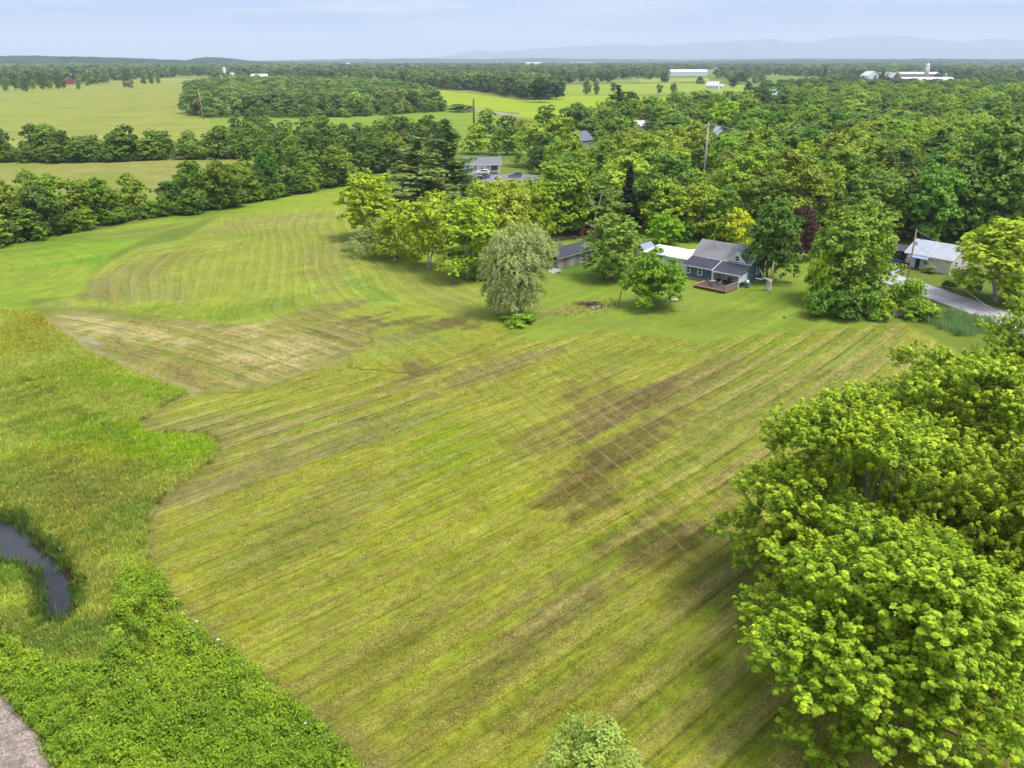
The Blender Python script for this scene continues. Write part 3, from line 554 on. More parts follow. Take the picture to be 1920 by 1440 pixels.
def crown_pts(rng, R, z0, z1, kind, nl, ncl, nleaf, lr=(.26,.42), cr=.16, zflat=.78, bias=-.45, inner=.12):
    Cs = []; Ns = []; LV = []; lobes = []
    hh = z1-z0
    for i in range(nl):
        t = rng.beta(1.5, 1.25); a = (i*2.39996+rng.uniform(-.5, .5)); er = float(env_r(t, kind))*R
        rr = er*rng.uniform(.45, .82) if rng.random() > .2 else er*rng.uniform(0, .4)
        lob = R*rng.uniform(*lr)*(.75+.35*(1-t))
        z = z0+hh*t*.93; lobes.append((rr*math.cos(a), rr*math.sin(a), min(z, z1-lob*.55), lob, rng.uniform(0, 1)))
    Lb = np.array(lobes)
    for (x, y, z, r, lv) in lobes:
        k = max(3, int(ncl*(r/(R*.34))**2))
        d = rng.normal(size=(k, 3)); d[:, 2] = np.abs(d[:, 2])*1.1+bias*rng.random(k)*1.6; d /= np.linalg.norm(d, axis=1, keepdims=True)
        rad = r*np.where(rng.random(k) < inner, rng.uniform(.3, .8, k), rng.uniform(.82, 1.12, k))
        cc = np.array([x, y, z])+d*rad[:, None]*np.array([1, 1, zflat])
        # drop clusters buried inside other lobes
        D = np.sqrt((((cc[:, None]-Lb[None, :, :3])/np.array([1, 1, zflat]))**2).sum(-1))/Lb[None, :, 3]
        keep = (D.min(1) > .62) | (rng.random(k) < .22); cc = cc[keep]; d = d[keep]; k = len(cc)
        if not k: continue
        cv = rng.uniform(0, 1, k)
        for j in range(k):
            e = rng.normal(size=(nleaf, 3)); e /= np.linalg.norm(e, axis=1, keepdims=True); q = R*cr*rng.uniform(.6, 1.25)
            pos = cc[j]+e*(q*rng.random(nleaf)**.5)[:, None]*np.array([1, 1, .7])
            Cs.append(pos); Ns.append(d[j]*.55+e*.45+np.array([0, 0, .55])+rng.normal(size=(nleaf, 3))*.35)
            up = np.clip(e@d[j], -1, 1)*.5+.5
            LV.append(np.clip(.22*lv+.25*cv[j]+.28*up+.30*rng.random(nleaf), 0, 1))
    return np.concatenate(Cs), np.concatenate(Ns), np.concatenate(LV), lobes
def finish(name, V, Fc, lv, mat):
    me = mesh_np(name, V, Fc, mat); attr(me, 'lv', 'FLOAT', np.repeat(lv, 4)); return me
def trunk_mesh(name, rng, H_, r0, lobes, z0, mat, forks=1, lean=.0, nlimb=9):
    m = MB()
    for k in range(forks):
        a = rng.uniform(0, 6.28); sp = 0 if forks == 1 else .12*H_*rng.uniform(.7, 1.2)
        ex, ey = math.cos(a+k*2.1)*sp, math.sin(a+k*2.1)*sp
        top = H_*.78; rr = r0*(1 if forks == 1 else .62)
        pts = [(0+ex*.08, ey*.08, -.3), (ex*.12, ey*.12, .25), (ex*.4+rng.uniform(-.05, .05)*H_*.3, ey*.4, z0*.8+.3), (ex*.8+rng.uniform(-.3, .3), ey*.8+rng.uniform(-.3, .3), (z0+top)/2), (ex+rng.uniform(-.4, .4), ey+rng.uniform(-.4, .4), top)]
        m.tube(pts, [rr*1.45, rr*1.05, rr*.82, rr*.5, rr*.12], n=8)
        sel = sorted(lobes, key=lambda l: rng.random())[:nlimb//forks]
        for (x, y, z, r, _) in sel:
            zs = z0*.7+(z-z0)*rng.uniform(.15, .45); zs = max(.6, min(zs, top*.8)); f = zs/top
            bx, by = ex*f, ey*f
            m.tube([(bx, by, zs), (bx+(x-bx)*.45, by+(y-by)*.45, zs+(z-zs)*.35), (x, y, z)], [rr*.42, rr*.26, rr*.06], n=5, cap=False)
    return m.mesh(name, mat, smooth=True)

PROTO = {}
def make_decid(key, seed, Hh=12., R=4.6, z0=1.2, kind='round', nl=44, ncl=15, nleaf=20, leaf=.45, asp=.85, r0=.24, bark=BARK, forks=1, **k):
    rng = np.random.default_rng(seed); Cc, Nn, lv, lobes = crown_pts(rng, R, z0, Hh, kind, nl, ncl, nleaf, **k)
    V, Fc = kites(Cc, Nn, leaf, asp, rng, droop=.12)
    PROTO[key] = (finish('crown', V, Fc, lv, LEAF), trunk_mesh('trunk', rng, Hh, r0, lobes, z0, bark, forks=forks), Hh, R)
for i, kd in enumerate(('round','dome','oval','round','vase','dome')): make_decid('d%d' % i, 100+i, kind=kd, R=4.8+.4*(i % 3), bark=BARK, cr=.125+.02*(i % 2))
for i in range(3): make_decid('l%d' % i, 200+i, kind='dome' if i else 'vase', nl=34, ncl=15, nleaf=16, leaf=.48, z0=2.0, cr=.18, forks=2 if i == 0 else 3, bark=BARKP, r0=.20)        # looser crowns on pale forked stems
for i in range(3): make_decid('b%d' % i, 300+i, Hh=4.5, R=3.0, z0=.1, kind='dome', nl=20, ncl=13, nleaf=16, leaf=.40, r0=.08, cr=.2)    # bushes
make_decid('round_dense', 401, Hh=12.4, R=5.0, z0=.9, kind='round', nl=110, ncl=22, nleaf=20, leaf=.34, cr=.10, lr=(.20,.28), inner=.05)
make_decid('maple_mid', 402, Hh=10.5, R=5.6, z0=1.1, kind='dome', nl=80, ncl=18, nleaf=22, leaf=.42, cr=.12, lr=(.20,.30))
make_decid('tall_mid', 403, Hh=16., R=7.0, z0=2.0, kind='dome', nl=64, ncl=20, nleaf=22, leaf=.52, cr=.12, lr=(.22,.34), forks=2)
make_decid('island', 404, Hh=17., R=7.6, z0=.8, kind='oval', nl=84, ncl=20, nleaf=22, leaf=.50, cr=.11, lr=(.2,.32), forks=2)
make_decid('bushy_near', 405, Hh=8., R=3.4, z0=.4, kind='oval', nl=64, ncl=26, nleaf=30, leaf=.20, asp=.55, cr=.11, lr=(.2,.3))

def big_maple(key, seed, Hh=15., R=8., z0=1.5, kind='dome', nl=44, leaf=.19, ntw=34, nleaf=38):
    rng = np.random.default_rng(seed); lobes = []; Cs = []; Ns = []; LV = []
    for i in range(nl):
        t = rng.beta(1.3, 1.25)*.96; a = i*2.39996+rng.uniform(-.4, .4); er = float(env_r(t, kind))*R; zt = z0+(Hh-z0)*t
        out1 = er*rng.uniform(.78, 1.0); drop = (1-t)*rng.uniform(.8, 2.2)+.3; up_ = rng.uniform(.2, 1.2)
        for q_, (fr, rr_) in enumerate(((.42, 1.25), (.66, 1.35), (.88, 1.0))):      # a bough: three masses along a limb that arches over and droops
            r = rr_*rng.uniform(.85, 1.3); x_ = out1*fr*math.cos(a)+rng.normal()*.25; y_ = out1*fr*math.sin(a)+rng.normal()*.25
            z_ = zt+up_*math.sin(fr*2.6)-drop*max(0, fr-.55)**1.1*2.2; lobes.append((x_, y_, min(max(z_, z0+.2), Hh-r*.55), r, rng.random()))
    for i in range(6): lobes.append((rng.normal()*R*.16, rng.normal()*R*.16, Hh-rng.uniform(.6, 3.2), rng.uniform(1.1, 1.6), rng.random()))
    Lb = np.array(lobes)
    for (x, y, z, r, lv) in lobes:
        k = int(ntw*(r/1.7)**2*1.5)
        d = rng.normal(size=(k, 3)); d[:, 2] = np.abs(d[:, 2])-.55*rng.random(k)**1.0*1.5; d /= np.linalg.norm(d, axis=1, keepdims=True)
        out_ = np.array([x, y, .0])/(math.hypot(x, y)+.1)
        cc = np.array([x, y, z])+(d+out_*.18)*(r*rng.uniform(.7, 1.12, k))[:, None]*np.array([1.05, 1.05, .85])
        D = np.sqrt((((cc[:, None]-Lb[None, :, :3])/np.array([1, 1, .85]))**2).sum(-1))/Lb[None, :, 3]
        keep = (D.min(1) > .6) | (rng.random(k) < .2); cc, d = cc[keep], d[keep]
        for j in range(len(cc)):
            # a leafy shoot: pairs of leaves along a short twig that arches up and out
            ax = d[j]*.8+np.array([0, 0, .55])+rng.normal(size=3)*.25; ax /= np.linalg.norm(ax); ln = rng.uniform(.4, 1.35)
            tt = rng.random(nleaf)**.75; e = rng.normal(size=(nleaf, 3)); e -= (e@ax)[:, None]*ax; e /= np.linalg.norm(e, axis=1, keepdims=True)
            rad = (.30*(1-tt*.6)*rng.uniform(.4, 1, nleaf))[:, None]
            Cs.append(cc[j]+ax*(tt*ln-.35*ln)[:, None]+e*rad-np.array([0, 0, .10])*rad/.3)
            Ns.append(ax*.75+e*.35+np.array([0, 0, .45])+rng.normal(size=(nleaf, 3))*.28)
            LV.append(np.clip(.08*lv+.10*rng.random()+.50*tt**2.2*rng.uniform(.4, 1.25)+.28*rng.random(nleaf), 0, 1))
    Cc = np.concatenate(Cs); Nn = np.concatenate(Ns); lv = np.concatenate(LV)
    V, Fc = kites(Cc, Nn, leaf, .95, rng, droop=.22)
    PROTO[key] = (finish('crown', V, Fc, lv, LEAFM), trunk_mesh('trunk', rng, Hh, .38, lobes, z0, BARK, nlimb=22, forks=2), Hh, R)
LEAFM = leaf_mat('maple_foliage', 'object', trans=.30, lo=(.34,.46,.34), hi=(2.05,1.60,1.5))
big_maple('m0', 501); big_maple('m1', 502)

def pine(key, seed, Hh=18., R=5.5, tiers=15, per=6, z0=3., tuft=.5, narrow=1.0, dens=16, updroop=.0):
    rng = np.random.default_rng(seed); Cs = []; Ns = []; T = []; LV = []; m = MB()
    m.tube([(0, 0, -.3), (0, 0, Hh*.5), (.1, .1, Hh*.97)], [.34*Hh/18, .2*Hh/18, .04], n=8)
    for i in range(tiers):
        t = i/(tiers-1); z = z0+(Hh-z0)*t**.9
        L_ = R*narrow*max(.12, (1-t)**.75)*(rng.uniform(.75, 1.1))
        n_ = max(3, int(per*(1-.4*t)))
        for k in range(n_):
            a = rng.uniform(0, 6.28); ll = L_*rng.uniform(.6, 1.15); up = .12-updroop
            e = Vector((math.cos(a), math.sin(a), 0)); tip = Vector((0, 0, z))+e*ll+Vector((0, 0, ll*up))
            m.tube([(0, 0, z), tuple(Vector((0, 0, z))+e*ll*.5+Vector((0, 0, ll*up*.3))), tuple(tip)], [.07, .05, .015], n=4, cap=False)
            nt_ = int(dens*ll/2)+4
            s = rng.uniform(.2, 1.05, nt_); wdt = ll*.20*(1-np.abs(s-.55)); off = rng.normal(size=nt_)*wdt
            px = e.x*s*ll-e.y*off; py = e.y*s*ll+e.x*off; pz = z+ll*up*s+rng.normal(size=nt_)*.18+.12-updroop*.3*np.abs(off)
            for q in range(4):
                Cs.append(np.stack([px, py, pz], -1)+rng.normal(size=(nt_, 3))*.22*np.array([1, 1, .5])); Ns.append(np.array([0, 0, 1.0])+rng.normal(size=(nt_, 3))*.45)
                T.append(np.tile([e.x, e.y, .25], (nt_, 1))); LV.append(np.clip(.25*rng.random()+.35*s+.35*rng.random(nt_), 0, 1))
    rngk = rng; V, Fc = kites(np.concatenate(Cs), np.concatenate(Ns), tuft, .42, rngk, droop=.1, tdir=np.concatenate(T))
    PROTO[key] = (finish('crown', V, Fc, np.concatenate(LV), LEAF), m.mesh('trunk', BARK, smooth=True), Hh, R)
pine('pine0', 601, tuft=.75, dens=20); pine('pine1', 602, Hh=16, R=5.0, tuft=.7); pine('spruce', 603, Hh=12, R=2.8, tiers=22, per=8, z0=.6, tuft=.5, updroop=.25, dens=22)

def willow(key, seed, Hh=15.5, lean=0):
    rng = np.random.default_rng(seed); Cs = []; Ns = []; T = []; LV = []
    # masses of hanging shoots: a tall shoulder to the right, a lower mass in front
    lobes = [(-1.6,0,11.6,2.5,.4),(.6,.6,12.6,2.4,.6),(2.9,.4,12.6,2.3,.5),(4.6,.2,11.0,1.9,.5),(-3.4,.2,9.8,2.1,.4),(-1.0,-1.4,9.2,2.4,.7),(1.8,-1.2,9.8,2.3,.8),(4.4,.1,8.8,1.8,.4),(-3.9,.0,7.2,1.7,.3),(.3,-2.0,6.9,2.3,.8),(-2.2,-1.2,6.4,2.0,.5),(2.8,-.9,6.6,1.9,.5),(-3.4,-.2,4.6,1.6,.5),(-.9,-1.9,4.3,1.8,.5),(1.4,-1.6,4.4,1.7,.6),(3.2,-.3,4.2,1.4,.4),(-2.4,-.8,3.0,1.9,.5),(2.2,-.8,2.8,1.6,.5),(-.4,-2.0,2.6,1.8,.5),(0,1.2,8.5,2.6,.4),(.2,1.0,5.0,2.2,.4),(-3.0,.4,2.0,1.1,.4)]
    for (x, y, z, r, lv) in lobes:
        k = int(230*(r/3)**2)
        d = rng.normal(size=(k, 3)); d[:, 2] = np.abs(d[:, 2])*.9-.25*rng.random(k); d /= np.linalg.norm(d, axis=1, keepdims=True)
        cc = np.array([x, y, z])+d*r*rng.uniform(.7, 1.05, (k, 1))
        for j in range(k):
            ln = rng.uniform(.8, 2.0); n_ = 17; tt = np.sort(rng.random(n_)); o = d[j]*np.array([1, 1, .2])
            pos = cc[j]+np.outer(tt, o*ln*.55)+np.outer(tt-.9*tt**2*1.4, [0, 0, .5*ln])+rng.normal(size=(n_, 3))*.14
            pos[:, 2] -= tt**2*ln*.75; pos[:, 2] = np.maximum(pos[:, 2], .5)
            Cs.append(pos); Ns.append(o*.8+np.array([0, 0, .7])+rng.normal(size=(n_, 3))*.5); T.append(np.tile(o*.5+np.array([0, 0, -.5]), (n_, 1)))
            LV.append(np.clip(.15*lv+.25*rng.random()+.25*(1-tt)+.35*rng.random(n_), 0, 1))
    V, Fc = kites(np.concatenate(Cs), np.concatenate(Ns), .42, .34, rng, droop=.2, tdir=np.concatenate(T))
    m = MB(); m.tube([(.6, 0, -.3), (.5, 0, 1.2), (.9, .2, 4), (1.2, .5, 8)], [.75, .6, .45, .15], n=9)
    for (x, y, z, r, _) in lobes[:9]: m.tube([(.6, 0, 1.6), ((x+.6)*.55, y*.5, z*.55), (x, y, z)], [.3, .2, .05], n=6, cap=False)
    PROTO[key] = (finish('crown', V, Fc, np.concatenate(LV), LEAF), m.mesh('trunk', BARK, smooth=True), Hh, 6.5)
willow('willow', 701)
rngs = np.random.default_rng(702)
Cc, Nn, lv, lobes = crown_pts(rngs, 3.4, .1, 5.2, 'dome', 30, 14, 20, cr=.12, lr=(.2,.34)); V, Fc = kites(Cc, Nn, .26, .5, rngs)
PROTO['silver_bush'] = (finish('crown', V, Fc, lv, LEAF), trunk_mesh('trunk', rngs, 4.5, .1, lobes, .2, BARK), 5.2, 3.4)

# ---------------------------------------------------------------- placing trees
TREES = []
def tree(name, key, x, y, h, wd=None, col=(110,140,50), label='', cat='tree', group=None, rot=None, rngt=random.Random(5), k=None, z=0):
    cr, tr, Hh, R = PROTO[key]
    e = empty(name, (x, y, z), rngt.uniform(0, 6.283) if rot is None else rot); tag(e, label, cat, group)
    sz = h/Hh; sw = (wd/2/R) if wd else sz
    e.scale = (sw, sw, sz)
    t = link('trunk', tr, e); c = link('crown', cr, e)
    a = alb(col, 1.02 if k is None else k); a = (a[0]*1.14, a[1]*1.07, a[2]*.90); c.color = (*a, 1); TREES.append((e, x, y, h, sw*R))
    return e
def tpx(x, ytop, ybase, wpx):        # base seen: gives position, height, crown width
    X, Y, _ = P(x, ybase); h = ZH(x, ytop, Y); rng_ = math.sqrt(X*X*0+Y*Y+H*H*.6); return X, Y, h, wpx/F*rng_
def tph(x, ytop, h, wpx):            # base hidden: top seen, height assumed
    X, Y, _ = P(x, ytop, h); return X, Y, h, wpx/F*math.sqrt(Y*Y+900)
LIME = (150,172,40); YG = (132,158,42); MG = (100,134,46); DG = (74,108,44); DKG = (58,88,44); OLV = (122,138,66); SIL = (150,168,120); SILD = (126,142,98); PUR = (66,48,46); PIN = (84,108,66); GRY = (110,130,84)
big = [
 # name, proto, x, y, height, width, colour, label
 ('maple_tree','m0',25.2,50.5,15.4,19.0,(132,164,42),'largest bright maple at the right edge of the mown field, crown reaching furthest left'),
 ('maple_tree','m1',22.9,38.2,12.8,19.0,(128,162,40),'near maple in the bottom right corner, drooping limbs round a dark gap'),
 ('maple_tree','m1',38.5,63.0,15.0,19.5,(134,166,46),'bright maple behind the largest one, just below the cattails'),
 ('maple_tree','m0',36.5,46.0,15.5,16.5,(138,166,44),'bright maple cut by the right edge of the picture, between two others'),
 ('maple_tree','m1',58.5,83.0,13.6,15.5,(130,162,46),'maple at the right edge hiding the end of the road'),
]
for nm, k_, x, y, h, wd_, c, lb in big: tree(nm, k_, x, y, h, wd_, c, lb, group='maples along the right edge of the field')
X, Y, h, wd_ = 4.2, 30.2, 7.6, 7.4; tree('young_tree', 'bushy_near', X, Y, h, wd_, (130,154,76), 'blue green young tree poking up at the bottom edge of the mown field')
def T_(name, key, px, ytop, ybase, wpx, col, label, cat='tree', rot=None, group=None):
    X, Y, h, wd_ = tpx(px, ytop, ybase, wpx); wd_ *= 1.12; return tree(name, key, X, Y, h, wd_, col, label, cat, group, rot)
def TH(name, key, px, ytop, h, wpx, col, label, cat='tree', group=None):
    X, Y, h, wd_ = tph(px, ytop, h, wpx); return tree(name, key, X, Y, h, wd_, col, label, cat, group)
T_('willow_tree','willow',965,414,592,132,SIL,'big silvery willow with trailing shoots standing alone on the field edge', rot=0)
T_('maple_tree','maple_mid',1225,466,577,108,(104,142,36),'round bright maple hiding the left end of the blue house')
T_('shade_tree','round_dense',1146,399,524,112,(112,142,60),'dense egg shaped tree between the weathered shed and the maple')
T_('shade_tree','tall_mid',1440,376,528,104,(80,114,44),'tall dark green tree overhanging the right end of the blue house')
T_('copper_tree','d1',1500,388,486,62,PUR,'dark purple leaved tree behind the tall house tree','tree')
T_('field_tree','island',1594,372,572,162,(114,144,54),'broad tall tree at the head of the field, left of the road')
T_('field_tree','d3',1540,420,560,70,(112,146,50),'narrow lime leaved tree leaning out on the left of the broad tall one')
T_('field_tree','d0',1630,392,545,44,(122,148,56),'tree beside the driveway on the right flank of the broad tall one')
T_('roadside_tree','l1',1866,411,566,170,(134,160,40),'spreading yellow green tree on pale forked trunks in front of the cream house')
T_('birch_tree','l0',803,360,503,98,(138,162,46),'slender tree on twin pale stems at the field edge')
T_('birch_tree','l1',876,374,522,122,(132,160,42),'spreading tree on pale forked stems left of the willow')
T_('birch_tree','d5',744,394,486,84,(134,160,42),'lime tree between the silver bush and the twin stemmed tree')
T_('sapling','l0',778,462,497,26,(144,170,44),'little lime sapling with its own thin trunk at the field edge')
T_('field_tree','d0',694,319,448,100,(140,166,40),'yellow green tree standing furthest left of the field edge group')
T_('silver_bush','silver_bush',700,408,478,92,(124,144,94),'dense dark silvery bush at the field edge','bush')
T_('silver_bush','silver_bush',655,450,470,30,SILD,'small grey green bush at the left foot of the yellow green tree','bush')
T_('pine_tree','pine0',787,262,415,152,(112,134,84),'big white pine with drooping grey green boughs, left one of the pair')
T_('pine_tree','pine1',840,230,400,128,(92,118,70),'taller darker pine, right one of the pair by the grey house')
for (px, yt, yb, wp, c, ky, lb) in [
 (905,340,480,84,YG,'d1','upright yellow green tree just behind the pale stemmed ones'),(950,335,470,88,(142,160,60),'l2','dull lime tree just behind the left shoulder of the willow'),(1008,345,455,60,YG,'d2','yellow green tree in the gap above the willow crown'),
 (1046,304,440,132,(112,142,40),'d1','massive rounded tree above the weathered shed'),(1122,332,438,100,(98,124,52),'d3','mid green tree right above the egg shaped tree, behind a bare pale snag'),(1085,330,440,60,(124,150,44),'d0','bright upright tree left of the dark spruce'),
 (1218,280,385,100,(108,140,50),'d5','domed lime topped tree in the wood left of the tall pole'),(1250,333,440,96,(124,152,48),'d3','broad lime tree behind the white roofed wing'),(1312,346,446,100,(128,152,46),'d1','rounded yellow tinted tree behind the blue house'),(1355,352,452,70,MG,'d2','mid green tree filling the row behind the house'),
 (1506,284,408,104,(84,124,38),'d0','rich green rounded tree standing above the purple one'),(1425,322,440,90,(104,130,50),'d4','mid green tree behind the tall house tree'),
 (1380,388,462,60,(160,176,40),'b0','bright yellow green bush behind the upper roof of the blue house'),(1345,405,455,40,(120,150,44),'b1','lime bush at the back of the yard'),(1282,410,452,36,(86,120,44),'b2','dark bush at the back of the yard'),
 (1650,320,430,90,(116,146,52),'d5','tall lime tree behind the driveway'),(1700,340,450,90,(70,98,44),'d2','dark tall tree right behind the cream house'),(1650,352,440,70,(140,164,44),'l1','bright lime tree left of the dark ones by the driveway'),
 (1835,228,445,150,(96,128,58),'tall_mid','tallest grey green tree above the yellow green roadside tree'),(1862,300,455,110,(100,134,54),'d3','tall narrow tree hanging over the roadside tree'),(1775,300,450,110,(88,118,56),'tall_mid','tall grey green tree behind the cream house'),(1905,255,440,90,(104,134,50),'d1','tall tree at the right edge above the roadside tree')]:
    T_('broadleaf_tree', ky, px, yt, yb, wp, c, lb)
X, Y, h, wd_ = tph(1245, 393, 6.5, 62); T_('young_maple','maple_mid',1246,394,458,60,(122,164,38),'small bright layered maple on the back lawn behind the white roof')
TH('spruce_tree','spruce',1182,312,15,56,(42,62,38),'dark spire shaped spruce in the wood behind the egg shaped tree')
TH('blue_spruce','spruce',1290,308,8,22,(92,124,128),'small blue grey spruce just left of the tall pole')
TH('grey_willow','willow',1102,272,10,34,(150,164,132),'small pale grey willow above the lime trees behind the shed')
TH('pine_tree','pine0',1160,162,24,74,(70,92,60),'tall dark pine standing above the wood before the bright field')
TH('dense_tree','tall_mid',1184,172,20,44,(66,98,52),'dark tree leaning against the right side of the tall pine')
TH('field_tree','d2',1088,196,15,44,(88,124,54),'upright tree alone against the bright field, left of the tall pine')
TH('field_tree','d4',1030,211,13,30,(80,116,52),'dark narrow tree right of the pale willow at the edge of the bright field')
TH('pale_willow','willow',990,218,12,48,(158,166,92),'yellowish willow right of the tall brown pole')

# bushes round the broad tree at the head of the field, by the cream house and under the willow
for (px, yt, yb, wp, c, ky, lb) in [
 (1540,535,594,60,(86,124,42),'b0','dark lower bush under the left side of the broad tree'),(1580,545,598,60,(80,116,44),'b1','dark bush under the middle of the broad tree'),(1532,478,575,50,(140,170,46),'b2','lime climbing bush on the left flank of the broad tree'),
 (1620,540,596,56,(96,134,46),'b2','mid green bush left of the grey pallets'),(1700,522,590,66,(108,146,44),'b1','bush round the foot of the utility pole'),(1655,558,598,50,(130,162,44),'b0','bright bush over the grey pallets'),(1722,562,596,66,(120,156,44),'b2','low bush by the bend of the road, furthest right of the clump'),
 (1616,515,582,44,(92,126,46),'b1','bush between the broad tree and the driveway')]:
    T_('bush', ky, px, yt, yb, wp, c, lb, 'bush', group='bushes at the head of the field')
for (px, yt, yb, wp, c, lb) in [(1775,525,540,18,(70,104,40),'small dark shrub with a tall shoot on the lawn below the cream house'),(1790,524,537,20,(60,92,40),'low dark rounded shrub on the lawn beside the tall shooted one'),(1816,530,542,11,(66,96,44),'tiny round shrub alone on the lawn, left of the narrow one'),(1835,532,546,10,(72,104,48),'narrow upright shrub on the lawn, nearest the pale forked trunks'),(1742,498,512,22,(120,140,80),'grey green shrub against the front wall of the cream house')]:
    T_('shrub', 'b1', px, yt, yb, wp, c, lb, 'shrub', group='garden shrubs below the cream house')
T_('bush','b0',974,588,606,66,(112,150,48),'leafy undergrowth round the foot of the big willow','bush')
T_('bush','b0',917,480,497,18,(80,116,46),'tiny dark bush on the grass among the pale stemmed trees','bush')
T_('bush','b1',895,492,522,50,(116,146,60),'grey green bush at the foot of the spreading pale stemmed tree','bush')
T_('bush','b1',930,496,524,40,(120,148,72),'low pale bush between the pale stems and the willow','bush')

# hedgerows and woods: trees one can tell apart, filled in along their lines
RT = random.Random(77)
PAL = [MG, YG, (92,124,50), (112,142,46), (88,118,48), (118,146,58), (104,134,60), (84,114,52), (124,150,56), (116,144,52)]
CW = {MG:'mid green', DG:'dark green', YG:'yellow green'}
def colword(c):
    r, g, b_ = c
    if g < 112: return 'dark green'
    if g < 122: return 'deep green'
    if g < 134: return 'mid green'
    if r > 118 and b_ < 54: return 'yellow green'
    return 'pale green'
SHW = {'d0':'rounded','d1':'broad domed','d2':'upright','d3':'bushy','d4':'top heavy','d5':'wide domed','l0':'loose forked','l1':'loose spreading','l2':'thin crowned','b0':'low','b1':'low rounded','b2':'low spreading','pine0':'dark pointed','tall_mid':'tall'}
FILL = []    # x, y, h, w, colour, key, place
def fill_line(pts, spacing, depth, hr, place, keys, seed, pal=PAL, wr=(.75,1.05)):
    r = random.Random(seed); w_ = [Vector(P(*p)[:2]) for p in pts]
    for i in range(len(w_)-1):
        a, b_ = w_[i], w_[i+1]; n_ = max(1, round((b_-a).length/spacing)); nr = Vector((-(b_-a).y, (b_-a).x)).normalized()
        for k in range(n_):
            p = a.lerp(b_, (k+r.uniform(.1, .9))/n_)+nr*r.uniform(*depth); h = r.uniform(*hr); ky = r.choice(keys)
            if ky[0] == 'b': h = min(h*.5, r.uniform(3, 5))
            FILL.append((p.x, p.y, h, h*r.uniform(*wr)*(1.6 if ky[0] == 'b' else 1), r.choice(pal), ky, place))
DK = ['d0','d1','d2','d3','d4','d5']
fill_line([(-260,520),(-40,466),(60,448),(130,436),(220,418),(300,406),(380,400),(450,384),(520,370),(590,357),(660,345)], 4.8, (1,9), (7.5,14), 'in the hedgerow along the far left edge of the mown field', DK, 1, [DG,(84,112,44),(96,128,44),(104,134,46),(112,140,46)])
fill_line([(-100,480),(0,464),(130,436),(300,406),(450,384),(660,345)], 5.5, (0,2.5), (8,9), 'at the foot of the hedgerow along the far left edge of the mown field', ['b0','b1','b2'], 2, [DG,(92,124,44),(108,138,46)])
fill_line([(560,350),(640,335),(740,335),(800,330),(860,320)], 7, (0,28), (9,14), 'in the thicket left of the pine pair', DK, 3, [DG,(84,112,48),(70,100,44),(104,132,50)])
fill_line([(470,318),(560,330),(640,322),(720,316)], 7, (2,40), (10,14), 'in the thicket left of the pine pair', DK+['l2'], 31, [DG,(84,112,48),(70,100,44),(112,138,54)])
fill_line([(-160,303),(0,303),(120,304),(240,302),(330,298),(460,297),(560,300)], 5.4, (0,20), (8.5,14), 'in the far hedgerow between the two tan fields', DK, 4, [DG,(80,108,46),(92,120,50),(104,132,54),(72,100,46)])
fill_line([(-160,303),(0,303),(120,304),(240,302),(330,298),(460,297)], 5.5, (-3,1), (8,9.5), 'at the foot of the far hedgerow', ['b0','b1','b2'], 5, [DG,(92,124,48)])
fill_line([(420,275),(520,272),(600,272),(720,275),(800,270),(880,262),(960,262)], 9, (-16,30), (9,15), 'in the tree belt below the green strip', DK+['l2'], 6, [DG,(84,114,48),(98,128,50),(108,138,52),(70,100,46)])
fill_line([(880,290),(960,290),(1040,295),(1100,300)], 8, (-4,45), (9,15), 'in the trees behind the grey house', DK+['l0'], 7)
fill_line([(975,322),(1040,330),(1100,345)], 8, (0,30), (10,15), 'in the trees right of the grey house', DK, 71)
fill_line([(860,372),(940,375),(1000,380),(1060,400)], 8, (-8,4), (7,11), 'in the row between the grey house and the willow', DK, 72, [YG,(142,162,44),(124,150,46)])
fill_line([(1010,441),(1060,440),(1090,437)], 6, (2,12), (7,12), 'behind the woodpile above the weathered shed', DK, 73, [DG,(70,100,44)])
fill_line([(1230,452),(1300,452),(1370,455),(1440,455)], 7, (6,26), (10,15), 'in the wood right behind the back yard', DK+['l1'], 8, [MG,YG,(98,130,46),(112,140,48)])
fill_line([(1480,445),(1560,450),(1640,455),(1720,462),(1800,470),(1940,485)], 8, (0,34), (13,18), 'in the tall wood behind the cream house', DK, 9, [DG,(70,98,46),(86,116,52),(100,130,56)])
fill_line([(1560,470),(1600,478)], 6, (0,4), (10,12), 'behind the broad tree at the head of the field', DK, 10, [DG])
fill_line([(-100,478),(0,463),(60,449),(130,437),(220,419),(300,407),(380,401),(450,385),(520,371),(590,358),(660,347)], 3.0, (-.5,5), (4,7.5), 'hedge', DK+['b0'], 81, [(92,124,46),(108,138,48),(120,148,50),(100,130,50)], wr=(.8,1.2))
fill_line([(-160,303),(0,303),(120,304),(240,302),(330,298),(460,297),(560,300)], 3.6, (-4,6), (5,9), 'hedge', DK, 82, [(92,122,50),(108,136,54),(118,146,56)], wr=(.9,1.3))
fill_line([(350,216),(385,221),(520,221),(640,221),(760,215),(845,208)], 6, (0,12), (4,9), 'hedge', DK, 83, [(104,132,60),(118,146,66)], wr=(.9,1.4))
fill_line([(420,278),(520,276),(600,276),(720,279),(800,276),(880,268)], 5, (-8,24), (6,13), 'hedge', DK, 84, [(92,122,52),(110,138,56),(122,148,58)])
